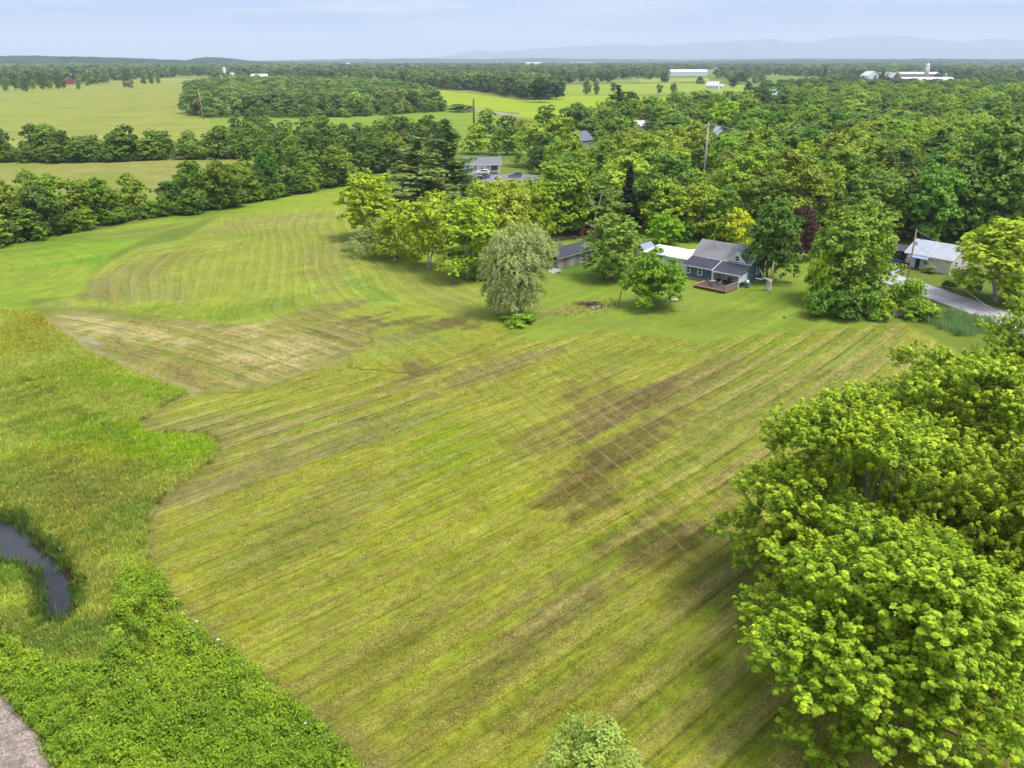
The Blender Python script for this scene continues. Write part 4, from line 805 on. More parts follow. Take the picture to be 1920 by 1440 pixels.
# woods filled by area
AREAS = [
 ([(1000,300),(1100,285),(1220,262),(1330,262),(1480,262),(1700,262),(1960,262),(2080,400),(1960,452),(1760,430),(1480,440),(1240,425),(1000,400)], 10.5, (9.5,18.5), 'in the wood behind the houses', 11, PAL),
 ([(350,205),(352,215),(385,219),(520,219),(640,219),(760,213),(840,206),(800,190),(700,168),(600,160),(420,160),(350,178)], 14, (10,18), 'in the block of woodland beyond the green strip', 12, [(98,130,64),(108,138,72),(120,148,78),(84,114,58),(92,124,66),(128,150,86),(104,128,80)]),
 ([(1010,262),(1060,248),(1130,240),(1240,236),(1420,200),(1640,186),(1960,182),(2000,262),(1700,262),(1330,262),(1160,275)], 14, (10,20), 'in the rear of the wood on the right', 13, PAL),
 ([(1420,178),(1440,172),(1560,160),(1640,152),(1720,158),(1960,160),(1960,182),(1640,186),(1440,196)], 24, (11,18), 'at the far side of the wood on the right', 14, [DG,(84,112,56),(96,124,60),(72,98,54)])]
def poisson(poly, sp_, seed):
    r = np.random.default_rng(seed); xs_ = [p[0] for p in poly]; ys_ = [p[1] for p in poly]
    gx_ = np.arange(min(xs_), max(xs_), sp_); gy_ = np.arange(min(ys_), max(ys_), sp_*.87); o = []
    A, B = np.meshgrid(gx_, gy_); A = A+(np.arange(len(gy_)) % 2)[:, None]*sp_*.5
    A = A+r.uniform(-.38, .38, A.shape)*sp_; B = B+r.uniform(-.38, .38, B.shape)*sp_
    k = sdist(A, B, poly) > 0; return list(zip(A[k], B[k]))
for poly, sp_, hr, place, seed, pal in AREAS:
    r = random.Random(seed)
    for (x, y) in poisson(PW(poly), sp_, seed):
        h = r.uniform(*hr); ky = r.choice(DK+DK+['l2','tall_mid','pine0'] if seed != 12 else DK+['l2','b0']);
        FILL.append((x, y, h, h*r.uniform(.66, 1.25), r.choice(pal), ky, place))
# places that must stay open: houses, yards, poles (x px, y px, radius m) and lines of sight over them
KEEP = [P(915,325)+(13,), P(960,335)+(15,), P(900,340)+(10,), P(1340,500)+(20,), P(1250,470)+(12,), P(1720,490)+(14,), P(1070,480)+(13,)]
CLEAR = [(866,288,1012,345,290,8), (1338,232,1366,250,430,9), (1084,250,1112,262,400,9), (1196,228,1218,245,480,9), (1432,176,1484,196,640,11), (1312,226,1332,340,262,16), (1615,124,1800,158,1500,9), (886,183,893,250,440,18), (370,163,385,225,560,16), (1180,438,1292,462,176,4), (1020,440,1100,462,165,5)]
def blocked(x, y, h, wd_):
    for kx in KEEP:
        if math.hypot(x-kx[0], y-kx[1]) < kx[3]: return True
    px_, pt = pix(np.array([x]), np.array([y]), h); _, pb = pix(np.array([x]), np.array([y]), 0); px_, pt, pb = float(px_[0]), float(pt[0]), float(pb[0])
    hw = wd_/2*F/math.hypot(y, H)*.8
    for (a, b_, c, d, dist, tol) in CLEAR:
        if y < dist+3 and px_+hw > a and px_-hw < c and pt < d-(d-b_)*.35 and pb > b_: return True
    return False
FILL = [f for f in FILL if not blocked(f[0], f[1], f[2], f[3])]
def notnear(f):
    for (e, x, y, h, r_) in TREES:
        if math.hypot(f[0]-x, f[1]-y) < max(2.5, r_*.6): return False
    return True
NEXP = len(TREES); FILL = [f for f in FILL if notnear(f)]
def size_px(f): return f[3]*f[2]/(f[1]**2+H*H)
inv = [f for f in FILL if -60 < float(pix(np.array([f[0]]), np.array([f[1]]), 5)[0][0]) < 1980]
offv = [f for f in FILL if f not in inv]
inv.sort(key=size_px, reverse=True)
NSOLO = 265
bushes = [f for f in inv if f[5][0] == 'b'][:60]; trs = [f for f in inv if f[5][0] != 'b']
solo = trs[:NSOLO-NEXP//2]+bushes; rest = trs[NSOLO-NEXP//2:]+[f for f in inv if f[5][0] == 'b'][60:]+offv
LM = [(915,308,'the grey bungalow'),(965,500,'the big willow'),(1145,460,'the egg shaped tree'),(1225,520,'the house maple'),(1320,480,'the blue house'),(1420,440,'the tree over the blue house'),(1500,440,'the purple tree'),(1600,480,'the broad tree heading the field'),(1745,475,'the cream house'),(1866,490,'the roadside tree'),
 (1506,335,'the rich green rounded tree'),(1182,350,'the dark spruce'),(1320,290,'the tallest bleached pole'),(1350,248,'the half hidden white house'),(1098,262,'the dark slate roof'),(1206,238,'the cream shed in the wood'),(1160,210,'the tall dark pine in the wood'),(1458,188,'the green metal roof'),(1700,145,'the big farm'),(1835,300,'the tallest grey green tree'),(1618,270,'the treetop pole'),
 (790,330,'the pine pair'),(690,380,'the leftmost field edge tree'),(889,220,'the thick dark pole'),(381,196,'the pale leaning pole'),(571,130,'the dome topped skyline tree'),(663,135,'the blocky skyline tree'),(812,190,'the woodland block corner'),(0,400,'the left edge by the mown field'),(0,275,'the left edge by the far hedgerow'),(240,275,'the middle of the far hedgerow'),(300,350,'the bend of the near hedgerow'),(470,330,'the end of the tan hay strip'),(1920,330,'the right edge of the wood'),(1650,375,'the driveway wood'),(1545,140,'the highest pointed conifer'),(600,260,'the tree belt below the green strip'),(1250,370,'the back lawn trees')]
def where(x, y, h):
    px_, py_ = pix(np.array([x]), np.array([y]), h*.6); px_, py_ = float(px_[0]), float(py_[0])
    l = min(LM, key=lambda m_: math.hypot(m_[0]-px_, (m_[1]-py_)*1.6)); dx_, dy_ = px_-l[0], (py_-l[1])*1.6; dd = math.hypot(dx_, dy_)
    s = ('left of ' if dx_ < 0 else 'right of ') if abs(dx_) > abs(dy_) else ('behind ' if dy_ < 0 else 'in front of ')
    return ('close ' if dd < 38 else '' if dd < 75 else 'well ')+s+l[2]
for (x, y, h, wd_, c, ky, place) in solo:
    c2 = tuple(max(20, min(255, v+RT.randint(-7, 7))) for v in c); isb = ky[0] == 'b'
    lb = '%s %s %s %s' % (colword(c), SHW[ky], 'bush' if isb else ('conifer' if ky == 'pine0' else 'tree'), where(x, y, h))
    kk = .86+.36*RT.random()
    tree('hedge_bush' if isb else ('conifer_tree' if ky == 'pine0' else 'woodland_tree'), ky, x, y, h, wd_, c2, lb, 'bush' if isb else 'tree', lb.replace(' tree ', ' trees ').replace(' bush ', ' bushes ').replace(' conifer ', ' conifers '), rngt=RT, k=kk)
print('trees explicit', NEXP, 'solo', len(solo), 'rest', len(rest))

# ---------------------------------------------------------------- masses (what nobody could count)
def gn_scatter(name, pts, rot, scl, tints, protos, label=None, cat=None):
    pts = np.asarray(pts, float); n_ = len(pts)
    me = bpy.data.meshes.new(name); me.vertices.add(n_); me.vertices.foreach_set('co', pts.astype(np.float32).ravel()); me.update()
    attr(me, 'rot', 'FLOAT_VECTOR', rot); attr(me, 'scl', 'FLOAT_VECTOR', scl); attr(me, 'tint', 'FLOAT_COLOR', tints)
    attr(me, 'pid', 'INT', np.random.default_rng(n_).integers(0, len(protos), n_))
    c = bpy.data.collections.new(name+'_sources')
    for i, pm in enumerate(protos):
        o = bpy.data.objects.new('%s_source_%02d' % (name, i), pm); c.objects.link(o)
    g = bpy.data.node_groups.new(name+'_nodes', 'GeometryNodeTree')
    g.interface.new_socket('Geometry', in_out='INPUT', socket_type='NodeSocketGeometry'); g.interface.new_socket('Geometry', in_out='OUTPUT', socket_type='NodeSocketGeometry')
    gi = g.nodes.new('NodeGroupInput'); go = g.nodes.new('NodeGroupOutput'); ip = g.nodes.new('GeometryNodeInstanceOnPoints'); ci = g.nodes.new('GeometryNodeCollectionInfo')
    ci.inputs['Collection'].default_value = c; ci.inputs['Separate Children'].default_value = True; ci.inputs['Reset Children'].default_value = True
    ip.inputs['Pick Instance'].default_value = True
    def na(nm, t):
        q = g.nodes.new('GeometryNodeInputNamedAttribute'); q.data_type = t; q.inputs['Name'].default_value = nm; return q.outputs[0]
    e2 = g.nodes.new('FunctionNodeEulerToRotation')
    L = g.links.new; L(gi.outputs[0], ip.inputs['Points']); L(ci.outputs[0], ip.inputs['Instance']); L(na('pid', 'INT'), ip.inputs['Instance Index'])
    L(na('rot', 'FLOAT_VECTOR'), e2.inputs[0]); L(e2.outputs[0], ip.inputs['Rotation']); L(na('scl', 'FLOAT_VECTOR'), ip.inputs['Scale']); L(ip.outputs[0], go.inputs[0])
    o = link(name, me); md = o.modifiers.new('scatter', 'NODES'); md.node_group = g
    return tag(o, label, cat, kind='stuff')
LOW = []
for i in range(5):
    rng = np.random.default_rng(900+i); Cc, Nn, lv, lobes = crown_pts(rng, 4.6, 1.0, 12, ('round','dome','oval','vase','dome')[i], 18, 8, 10, cr=.2, lr=(.3,.45)); V, Fc = kites(Cc, Nn, 1.05, .8, rng)
    LOW.append(finish('far_crown', V, Fc, lv, LEAFI))
MIDI = []
for i in range(4):
    rng = np.random.default_rng(930+i); Cc, Nn, lv, lobes = crown_pts(rng, 4.6, 1.0, 12, ('round','dome','oval','dome')[i], 42, 13, 17, cr=.13); V, Fc = kites(Cc, Nn, .50, .8, rng)
    MIDI.append(finish('wood_crown', V, Fc, lv, LEAFI))
def mass(name, L_, protos, label, cat='woodland', k=None):
    n_ = len(L_); r = np.random.default_rng(n_)
    pts = [(f[0], f[1], 0) for f in L_]; rot = np.stack([np.zeros(n_), np.zeros(n_), r.uniform(0, 6.28, n_)], -1)
    scl = np.array([(f[3]/9.2, f[3]/9.2, f[2]/12) for f in L_]); tn = np.array([alb(f[4], 1.0 if k is None else k) for f in L_])*np.array([1.10,1.05,.94])*r.uniform(.76, 1.22, (n_, 1))
    gn_scatter(name, pts, rot, scl, tn, protos, label, cat)
g1 = [f for f in rest if 'behind the houses' in f[6] or 'rear of' in f[6] or 'far side' in f[6] or 'tall wood' in f[6] or 'back yard' in f[6]]; g2 = [f for f in rest if f not in g1]
if g1: mass('right_hand_wood', g1, MIDI, 'mixed green tree crowns filling the wood on the right between the trees that stand out')
if g2: mass('hedgerow_growth', g2, MIDI, 'smaller green crowns and undergrowth filling the hedgerows and the wood block on the left')
def belt(polys, sp_, hr, seed, pal, wr=(.6,.9), z=0, gap=0, gs=120):
    o = []; r = random.Random(seed)
    for poly in polys:
        for (x, y) in poisson(PW(poly), sp_, seed):
            if gap and float(fbm(np.array([x]), np.array([y]), gs, seed, 2)[0]) < gap: continue
            h = r.uniform(*hr); f = (x, y, h, h*r.uniform(*wr), r.choice(pal), 'd', '')
            if not any(y < dist+3 and a-6 < float(pix(np.array([x]), np.array([y]), 5)[0][0]) < c and float(pix(np.array([x]), np.array([y]), h)[1][0]) < d-2 for (a, b_, c, d, dist) in SIGHT): o.append(f)
    return o
SIGHT = [(116,142,140,158,1450), (1320,150,1360,168,1210), (1250,128,1334,138,1900), (1625,130,1690,152,1650), (1690,126,1790,153,1650), (408,138,446,155,1050), (886,183,893,250,440)]
FP = [(76,104,56),(88,114,62),(98,124,66),(110,134,68),(68,94,56),(94,118,70)]
mass('belt_by_bright_field', belt([[(800,166),(900,172),(985,188),(1048,188),(1052,176),(1010,160),(900,150),(700,150),(640,158)]], 13, (15,22), 21, FP), LOW, 'dark belt of tall trees standing along the top of the bright green field')
mass('left_far_wood', belt([[(-500,163),(0,163),(120,158),(190,160),(210,153),(330,146),(330,140),(-500,138)], [(200,143),(420,143),(420,136),(200,138)]], 24, (16,24), 22, FP), LOW, 'wood beyond the tan pasture on the left, behind the red barn')
mass('middle_far_wood', belt([[(400,158),(640,160),(820,150),(1000,158),(1060,158),(1060,136),(400,138)]], 23, (14,23), 23, FP, gap=.42, gs=260), LOW, 'dark woods rising behind the block of woodland in the middle distance')
mass('right_far_trees', belt([[(1050,157),(1250,152),(1250,140),(1050,140)], [(1340,150),(1420,165),(1640,152),(1600,140),(1340,138)], [(1385,172),(1440,176),(1440,160),(1385,158)], [(1780,150),(1960,162),(2100,165),(2100,148),(1780,146)]], 25, (14,22), 24, FP, gap=.46, gs=150), LOW, 'scattered dark trees among the farm buildings near the horizon')
mass('plain_woods', belt([[(-700,139),(2700,139),(2300,126),(-500,126)]], 52, (16,26), 25, FP[:4], wr=(1.0,1.7), gap=.52, gs=420), LOW, 'thin lines of woods lying across the plain below the horizon')

# rows and single trees in the left pasture and by the bright field
for i, (px, yb, hh, c) in enumerate([(12,171,17,MG),(30,170,15,DG),(50,172,19,DG),(64,170,14,MG),(80,168,18,DG),(96,169,13,MG),(110,167,18,DG),(121,168,15,DG),(148,168,12,MG),(165,163,9,MG),(40,168,16,MG),(90,167,16,DG)]):
    X, Y, _ = P(px, yb); tree('pasture_tree', 'l2' if i % 2 else 'd4', X, Y, hh, hh*.62, c, ('short' if hh < 14 else 'middling' if hh < 17 else 'tall')+' thin stemmed tree in the row across the left pasture', group='trees in a row across the pasture', rngt=RT)
for (px, yb, hh, wd_, c, ky, lb) in [(241,166,22,15,(70,100,50),'d5','lone tall tree standing out in the tan pasture'),(270,158,13,10,DG,'d1','left tree of the small clump in the pasture'),(284,158,14,10,DG,'d3','middle tree of the small clump in the pasture'),(297,157,12,9,MG,'d0','right tree of the small clump in the pasture'),
   (862,210,6,22,(76,106,52),'b1','long low bush in the green strip beside the lane'),(812,186,6,16,(70,98,50),'b0','round bush at the corner of the woodland block'),(1012,192,22,26,(52,78,46),'tall_mid','very dark rounded tree at the right end of the belt over the bright field'),(1100,178,17,11,(92,124,62),'d2','upright tree at the back of the bright field'),(1118,178,15,9,(98,128,66),'d4','slim tree next to the upright one behind the bright field'),(1150,172,12,10,(100,128,66),'d3','small tree at the back of the bright field, behind the tall pine top'),(1236,178,12,8,(96,120,70),'l0','thin tree standing alone in the bright field, left one of two'),(1262,179,14,9,(96,120,70),'l2','thin tree in the bright field, right one of two'),
   (1247,155,14,16,(56,82,50),'d1','dark rounded tree left of the white country house'),(1375,164,15,15,(56,82,50),'d3','dark tree left by the end of the bright field'),(1312,158,12,14,(58,84,50),'d5','dark tree against the left wall of the white country house'),(1402,180,15,12,(44,66,44),'d2','dark tree left of the green roofed house'),(571,140,22,26,(60,86,50),'d5','tall dome topped tree sticking up over the woodland block'),(663,150,20,20,(48,70,48),'tall_mid','very dark blocky tree on the skyline of the woodland block'),(1545,150,26,14,(60,84,52),'pine0','pointed conifer rising highest over the right hand wood'),(1652,158,22,12,(50,72,50),'pine1','conifer by the left end of the white barns'),(1760,153,20,18,(48,70,48),'d1','dark tree right of the silo'),(1712,165,14,14,(84,112,64),'d3','round tree in front of the long white barn')]:
    X, Y, _ = P(px, yb); tree('lone_tree' if ky[0] != 'b' else 'bush', ky, X, Y, hh, wd_, c, lb, 'bush' if ky[0] == 'b' else 'tree', rngt=RT)

from collections import defaultdict
ORD = ['leftmost','second from left','third from left','fourth from left','fifth from left','sixth from left','seventh from left','eighth from left']
_d = defaultdict(list)
for t_ in TREES: _d[t_[0]['label']].append(t_)
for lb_, L_ in _d.items():
    if len(L_) > 1:
        L_.sort(key=lambda t_: float(pix(np.array([t_[1]]), np.array([t_[2]]), t_[3]*.6)[0][0]))
        for i_, t_ in enumerate(L_):
            o_ = ORD[i_] if i_ < len(L_)-1 or i_ > 7 else 'rightmost'
            w_ = len(lb_.split()); t_[0]['label'] = (lb_+', the '+o_) if w_+len(o_.split())+1 <= 16 else (lb_+', '+o_) if w_+len(o_.split()) <= 16 else lb_
# ---------------------------------------------------------------- grasses and weeds
def tuft(name, seed, n, h, wdt, spread, lie=.35, mat=LEAFI):
    rng = np.random.default_rng(seed); base = np.stack([rng.normal(size=n)*spread, rng.normal(size=n)*spread, np.zeros(n)], -1)
    d = np.stack([rng.normal(size=n)*lie, rng.normal(size=n)*lie, np.ones(n)], -1); d /= np.linalg.norm(d, axis=1, keepdims=True); L_ = (h*rng.uniform(.55, 1.15, n))[:, None]
    s = np.cross(d, rng.normal(size=(n, 3))); s /= np.linalg.norm(s, axis=1, keepdims=True); s *= wdt
    mid = base+d*L_*.55; tip = base+d*L_+np.stack([d[:, 0], d[:, 1], -.25*np.ones(n)], -1)*L_*.25
    V = np.stack([base, mid+s, tip, mid-s], 1).reshape(-1, 3); Fc = np.arange(4*n).reshape(n, 4)
    return finish(name, V, Fc, rng.random(n), mat)
def weed(name, seed, n, h, r, leaf):
    rng = np.random.default_rng(seed); t = rng.random(n)**.6; a = rng.uniform(0, 6.28, n); rr = r*np.sqrt(np.clip(1-(t-.2)**2, 0, 1))*rng.random(n)**.5
    Cc = np.stack([rr*np.cos(a), rr*np.sin(a), h*t], -1); Nn = np.stack([np.cos(a)*.4, np.sin(a)*.4, np.ones(n)], -1)+rng.normal(size=(n, 3))*.35
    V, Fc = kites(Cc, Nn, leaf, .6, rng, droop=.15); return finish(name, V, Fc, np.clip(t*.5+rng.random(n)*.5, 0, 1), LEAFI)
TUFTS = [tuft('tall_tuft', 1000+i, 16, .62, .028, .16, .32) for i in range(4)]
STUB = [tuft('stubble_tuft', 1010+i, 9, .15, .022, .13, .9) for i in range(3)]
WEEDP = [weed('weed_clump', 1020+i, (90,60,110,70)[i], (.9,.7,1.15,.6)[i], (.42,.5,.36,.55)[i], (.13,.16,.11,.18)[i]) for i in range(4)]
REED = [tuft('reed_tuft', 1030+i, 18, 1.5, .03, .22, .16) for i in range(3)]
def scatter_pts(region_fn, n_, box, seed, near=True):
    r = np.random.default_rng(seed); o = []
    X = r.uniform(box[0], box[1], n_*3)
    if near: Y = np.exp(r.uniform(math.log(box[2]), math.log(box[3]), n_*3))
    else: Y = r.uniform(box[2], box[3], n_*3)
    px_, py_ = pix(X, Y); k = region_fn(X, Y) & (px_ > -80) & (px_ < 2000) & (py_ < 1540)
    return X[k][:n_], Y[k][:n_]
def gz(X, Y): return mead_z(sdist(X, Y, MEADOW), sdist(X, Y, POND), sdist(X, Y, GRAVEL), X, Y)
def put(name, X, Y, s0, s1, tints, protos, label, cat, seed=0, dz=0.0):
    r = np.random.default_rng(seed+len(X)); n_ = len(X); z = gz(X, Y)-.03+dz
    scl = r.uniform(s0, s1, n_)[:, None]*np.stack([np.ones(n_), np.ones(n_), r.uniform(.8, 1.25, n_)], -1)
    rot = np.stack([r.normal(size=n_)*.12, r.normal(size=n_)*.12, r.uniform(0, 6.28, n_)], -1)
    gn_scatter(name, np.stack([X, Y, z], -1), rot, scl, tints*r.uniform(.86, 1.16, (n_, 1)), protos, label, cat)
X, Y = scatter_pts(lambda x, y: (sdist(x, y, MEADOW) > .15) & (sdist(x, y, POND) < -.1) & (sdist(x, y, GRAVEL) < .1), 64000, (-112, 5, 28, 142), 1)
T = turf_colour(X, Y)*KALB*np.array([1.92,1.86,1.9]); dr = np.random.default_rng(3).random(len(X)); T[dr > .86] = T[dr > .86]*.6+np.array(alb((216,196,120)))*.75
put('tall_grass', X, Y, .45, .95, T, TUFTS, 'tall uncut grass of the meadow left of the mown field', 'grass')
X, Y = scatter_pts(lambda x, y: ((sdist(x, y, MAIN) > 0) | (sdist(x, y, UPPER) > 0) | (sdist(x, y, HAY) > 0)), 90000, (-60, 60, 28, 130), 2)
T = turf_colour(X, Y)*KALB; dr = np.random.default_rng(4).random(len(X))
ss, tt_, aa, oo = stripes(X, Y); wr, gp, gr = rows(ss); kw = (wr*aa*oo*.75)[:, None]; kg = (gp*aa*oo*.8)[:, None]; kn = (gr*aa*oo*.4)[:, None]
T = T*(1-kw)+np.array(alb((206,190,120)))*kw; T = T*(1-kg)+np.array(alb((90,84,40)))*kg; T = T*(1-kn)+np.array(alb((128,158,28)))*kn
T[dr > .8] = T[dr > .8]*.6+np.array(alb((196,182,118)))*.4
keep = dr < (.45+.55*wr); X, Y, T = X[keep], Y[keep], T[keep]
put('cut_grass', X, Y, .7, 1.4, T*1.25, STUB, 'loose cut grass and short stubble strewn over the mown field', 'grass')
wn = lambda x, y: sdist(x, y, WEEDS)+2.2*(fbm(x, y, 4, 55)-.5)
X, Y = scatter_pts(lambda x, y: (wn(x, y) > 0) & (sdist(x, y, GRAVEL) < -.1), 7600, (-45, 0, 26, 60), 5)
gk = (fbm(X, Y, 2.6, 31, 3) > .40) | (np.random.default_rng(5).random(len(X)) < .25); X, Y = X[gk], Y[gk]
tn = fbm(X, Y, 3, 77)[:, None]; T = (np.array(alb((108,146,36)))*(1-tn)+np.array(alb((152,178,40)))*tn)*1.45
put('weeds', X, Y, .5, 1.55, T, WEEDP, 'thick bright green leafy weeds in the bottom left corner', 'weeds')
# ragged rank edge of the meadow against the mown field
X, Y = scatter_pts(lambda x, y: (np.abs(sdist(x, y, MEADOW)-.15+.5*(fbm(x, y, 2, 8)-.5)) < .35) & (pix(x, y)[1] > 738), 6000, (-60, 5, 28, 115), 6)
T = np.tile(np.array(alb((140,140,78)))*1.8, (len(X), 1)); put('meadow_fringe', X, Y, .7, 1.25, T, TUFTS, 'ragged dull grass along the cut edge of the meadow', 'grass')
REEDP = PW([(1735,592),(1765,588),(1810,592),(1855,606),(1850,625),(1800,630),(1750,614)])
X, Y = scatter_pts(lambda x, y: sdist(x, y, REEDP)+1.6*(fbm(x, y, 2.5, 6)-.5) > -.3, 1300, (55, 85, 105, 128), 7, False)
T = np.tile(np.array(alb((120,150,104)))*2.0, (len(X), 1)); put('cattails', X, Y, .5, 1.0, T, REED, 'blue green cattails in the ditch between the mown field and the road', 'reeds')
X, Y = scatter_pts(lambda x, y: (np.abs(sdist(x, y, POND)+.1) < .8), 1900, (-50, -25, 40, 75), 8, False)
T = np.tile(np.array(alb((96,132,50)))*1.5, (len(X), 1)); put('pond_reeds', X, Y, .35, .75, T, REED, 'green rushes standing along the rim of the pond', 'reeds', dz=-.1)
# white cow-parsley heads at the weed edge
FLW = MB()
for k in range(14):
    a = k*2.4; r_ = .05+.03*(k % 3); FLW.poly([(.25*math.cos(a)*(k/14)+r_*math.cos(q), .25*math.sin(a)*(k/14)+r_*math.sin(q), 2.4+.03*(k % 4)) for q in (0, 1.26, 2.5, 3.8, 5.0)])
FLM = FLW.mesh('flower_head', plain('white_petals', (.7,.7,.66)))
r = random.Random(8); e_ = []
for i in range(18):
    a, b_ = r.choice([((345,1150),(400,1215)),((400,1215),(460,1258)),((460,1258),(560,1345)),((560,1345),(660,1425)),((230,1270),(290,1330))]); t_ = r.random(); q = P(a[0]+(b_[0]-a[0])*t_+r.uniform(-16, 5), a[1]+(b_[1]-a[1])*t_+r.uniform(-5, 16)); e_.append(q)
e_ = np.array(e_); put('white_flowers', e_[:, 0], e_[:, 1], .25, .45, np.ones((18, 3)), [FLM], 'small white flower heads along the edge of the weeds', 'flowers')
# scrappy forbs in the brown patch near the willow
X, Y = scatter_pts(lambda x, y: sdist(x, y, PW([(1060,566),(1150,560),(1160,582),(1070,596),(1030,592)])) > 0, 420, (0, 30, 110, 140), 9, False)
put('rough_tussocks', X, Y, .5, .9, np.tile(np.array(alb((160,160,84)))*1.7, (len(X), 1)), TUFTS, 'rough dry tussocks left unmown beside the willow', 'grass')

# ---------------------------------------------------------------- buildings
def siding(name, c, pitch=.16, var=.12):
    m, n, b, o = newmat(name); t = N(n, 'ShaderNodeTexCoord'); sp = N(n, 'ShaderNodeSeparateXYZ'); n.links.new(t.outputs['Object'], sp.inputs[0])
    d = N(n, 'ShaderNodeMath', operation='DIVIDE', inp={1: pitch}); n.links.new(sp.outputs[2], d.inputs[0]); fr = N(n, 'ShaderNodeMath', operation='FRACT'); n.links.new(d.outputs[0], fr.inputs[0])
    nz = N(n, 'ShaderNodeTexNoise', inp={'Scale': 1.4, 'Detail': 6}); n.links.new(t.outputs['Object'], nz.inputs['Vector'])
    r = N(n, 'ShaderNodeMapRange', inp={1: .3, 2: .7, 3: 1-var, 4: 1+var}); n.links.new(nz.outputs[0], r.inputs[0])
    mm = N(n, 'ShaderNodeVectorMath', operation='SCALE'); mm.inputs[0].default_value = c; n.links.new(r.outputs[0], mm.inputs['Scale']); n.links.new(mm.outputs[0], b.inputs['Base Color'])
    bp = N(n, 'ShaderNodeBump', inp={0: .6, 1: .02}); n.links.new(fr.outputs[0], bp.inputs['Height']); n.links.new(bp.outputs[0], b.inputs['Normal']); b.inputs['Roughness'].default_value = .75
    return m
BLUE = siding('blue_clapboard', (.055,.105,.155)); WHT = plain('white_trim', (.68,.68,.68)); WSD = siding('white_clapboard', (.62,.63,.64)); GLS = plain('window_glass', (.035,.04,.05), rough=.12, spec=.7)
DKR = noise_mat('charcoal_shingles', (.032,.033,.042), (.062,.062,.075), scale=5, detail=6, rough=.95, stretch=(1,1,1)); GRR = noise_mat('grey_shingles', (.155,.15,.15), (.235,.23,.225), scale=5, detail=7, rough=.95, c3=(.12,.115,.11), s3=.5)
WRF = noise_mat('white_membrane', (.62,.60,.62), (.76,.74,.76), scale=1.2, rough=.6, c3=(.5,.47,.48), s3=.4); DECK = noise_mat('stained_deck_boards', (.06,.034,.028), (.12,.066,.048), scale=4, stretch=(1,6,1)); DECKL = noise_mat('orange_cedar', (.24,.12,.07), (.34,.18,.11), scale=4)
RAW = noise_mat('weathered_timber', (.20,.17,.14), (.34,.30,.25), scale=3, stretch=(6,6,.7), c3=(.42,.38,.34), s3=1.5, bump=.02)
FND = noise_mat('block_foundation', (.22,.21,.17), (.36,.34,.28), scale=2)
METAL = noise_mat('pale_metal_roof', (.30,.31,.33), (.38,.39,.41), scale=.8, rough=.45, spec=.5, c3=(.36,.36,.38), s3=.3); CREAM = siding('cream_siding', (.56,.49,.37), .2, .08); BLK = plain('black_rubber', (.02,.02,.022), rough=.7)
def gable(m, x0, x1, y0, y1, ze, zr, along='x'):   # closed gable volume above eaves
    if along == 'x': m.prism([(y0, ze), (y1, ze), ((y0+y1)/2, zr)], x0, x1, ax='x')
    else: m.prism([(x0, ze), (x1, ze), ((x0+x1)/2, zr)], y0, y1, ax='y')
def roof_gable(par, mat, x0, x1, y0, y1, ze, zr, ov=.35, th=.14, along='x', name='roof', trim=None):
    m = MB()
    if along == 'x':
        ym = (y0+y1)/2; sl = (zr-ze)/(ym-y0)
        m.slab([(x0-ov, y0-ov, ze-ov*sl+.16), (x1+ov, y0-ov, ze-ov*sl+.16), (x1+ov, ym, zr+.16), (x0-ov, ym, zr+.16)], th); m.slab([(x0-ov, ym+.004, zr+.16), (x1+ov, ym+.004, zr+.16), (x1+ov, y1+ov, ze-ov*sl+.16), (x0-ov, y1+ov, ze-ov*sl+.16)], th)
    else:
        xm = (x0+x1)/2; sl = (zr-ze)/(xm-x0)
        m.slab([(x0-ov, y1+ov, ze-ov*sl+.16), (x0-ov, y0-ov, ze-ov*sl+.16), (xm, y0-ov, zr+.16), (xm, y1+ov, zr+.16)], th); m.slab([(xm+.004, y1+ov, zr+.16), (xm+.004, y0-ov, zr+.16), (x1+ov, y0-ov, ze-ov*sl+.16), (x1+ov, y1+ov, ze-ov*sl+.16)], th)
    r = m.build(name, mat, par)
    if trim:
        t = MB()
        if along == 'x':
            for xx in (x0-ov-.03, x1+ov+.03):
                s_ = -.03 if xx < x0 else 0
                for (ya, za, yb, zb) in ((y0-ov, ze-ov*sl, ym, zr), (ym, zr, y1+ov, ze-ov*sl)): t.hexa([(xx+s_, ya, za-.05), (xx+s_+.03, ya, za-.05), (xx+s_+.03, yb, zb-.05), (xx+s_, yb, zb-.05), (xx+s_, ya, za+.2), (xx+s_+.03, ya, za+.2), (xx+s_+.03, yb, zb+.2), (xx+s_, yb, zb+.2)])
            t.box(x0-ov, x1+ov, y0-ov-.05, y0-ov-.01, ze-ov*sl-.03, ze-ov*sl+.15)
        else:
            for yy in (y0-ov-.03, y1+ov+.03):
                s_ = -.03 if yy < y0 else 0
                for (xa, za, xb, zb) in ((x0-ov, ze-ov*sl, xm, zr), (xm, zr, x1+ov, ze-ov*sl)): t.hexa([(xa, yy+s_, za-.05), (xb, yy+s_, zb-.05), (xb, yy+s_+.03, zb-.05), (xa, yy+s_+.03, za-.05), (xa, yy+s_, za+.2), (xb, yy+s_, zb+.2), (xb, yy+s_+.03, zb+.2), (xa, yy+s_+.03, za+.2)])
        t.build('fascia', trim, r)
    return r
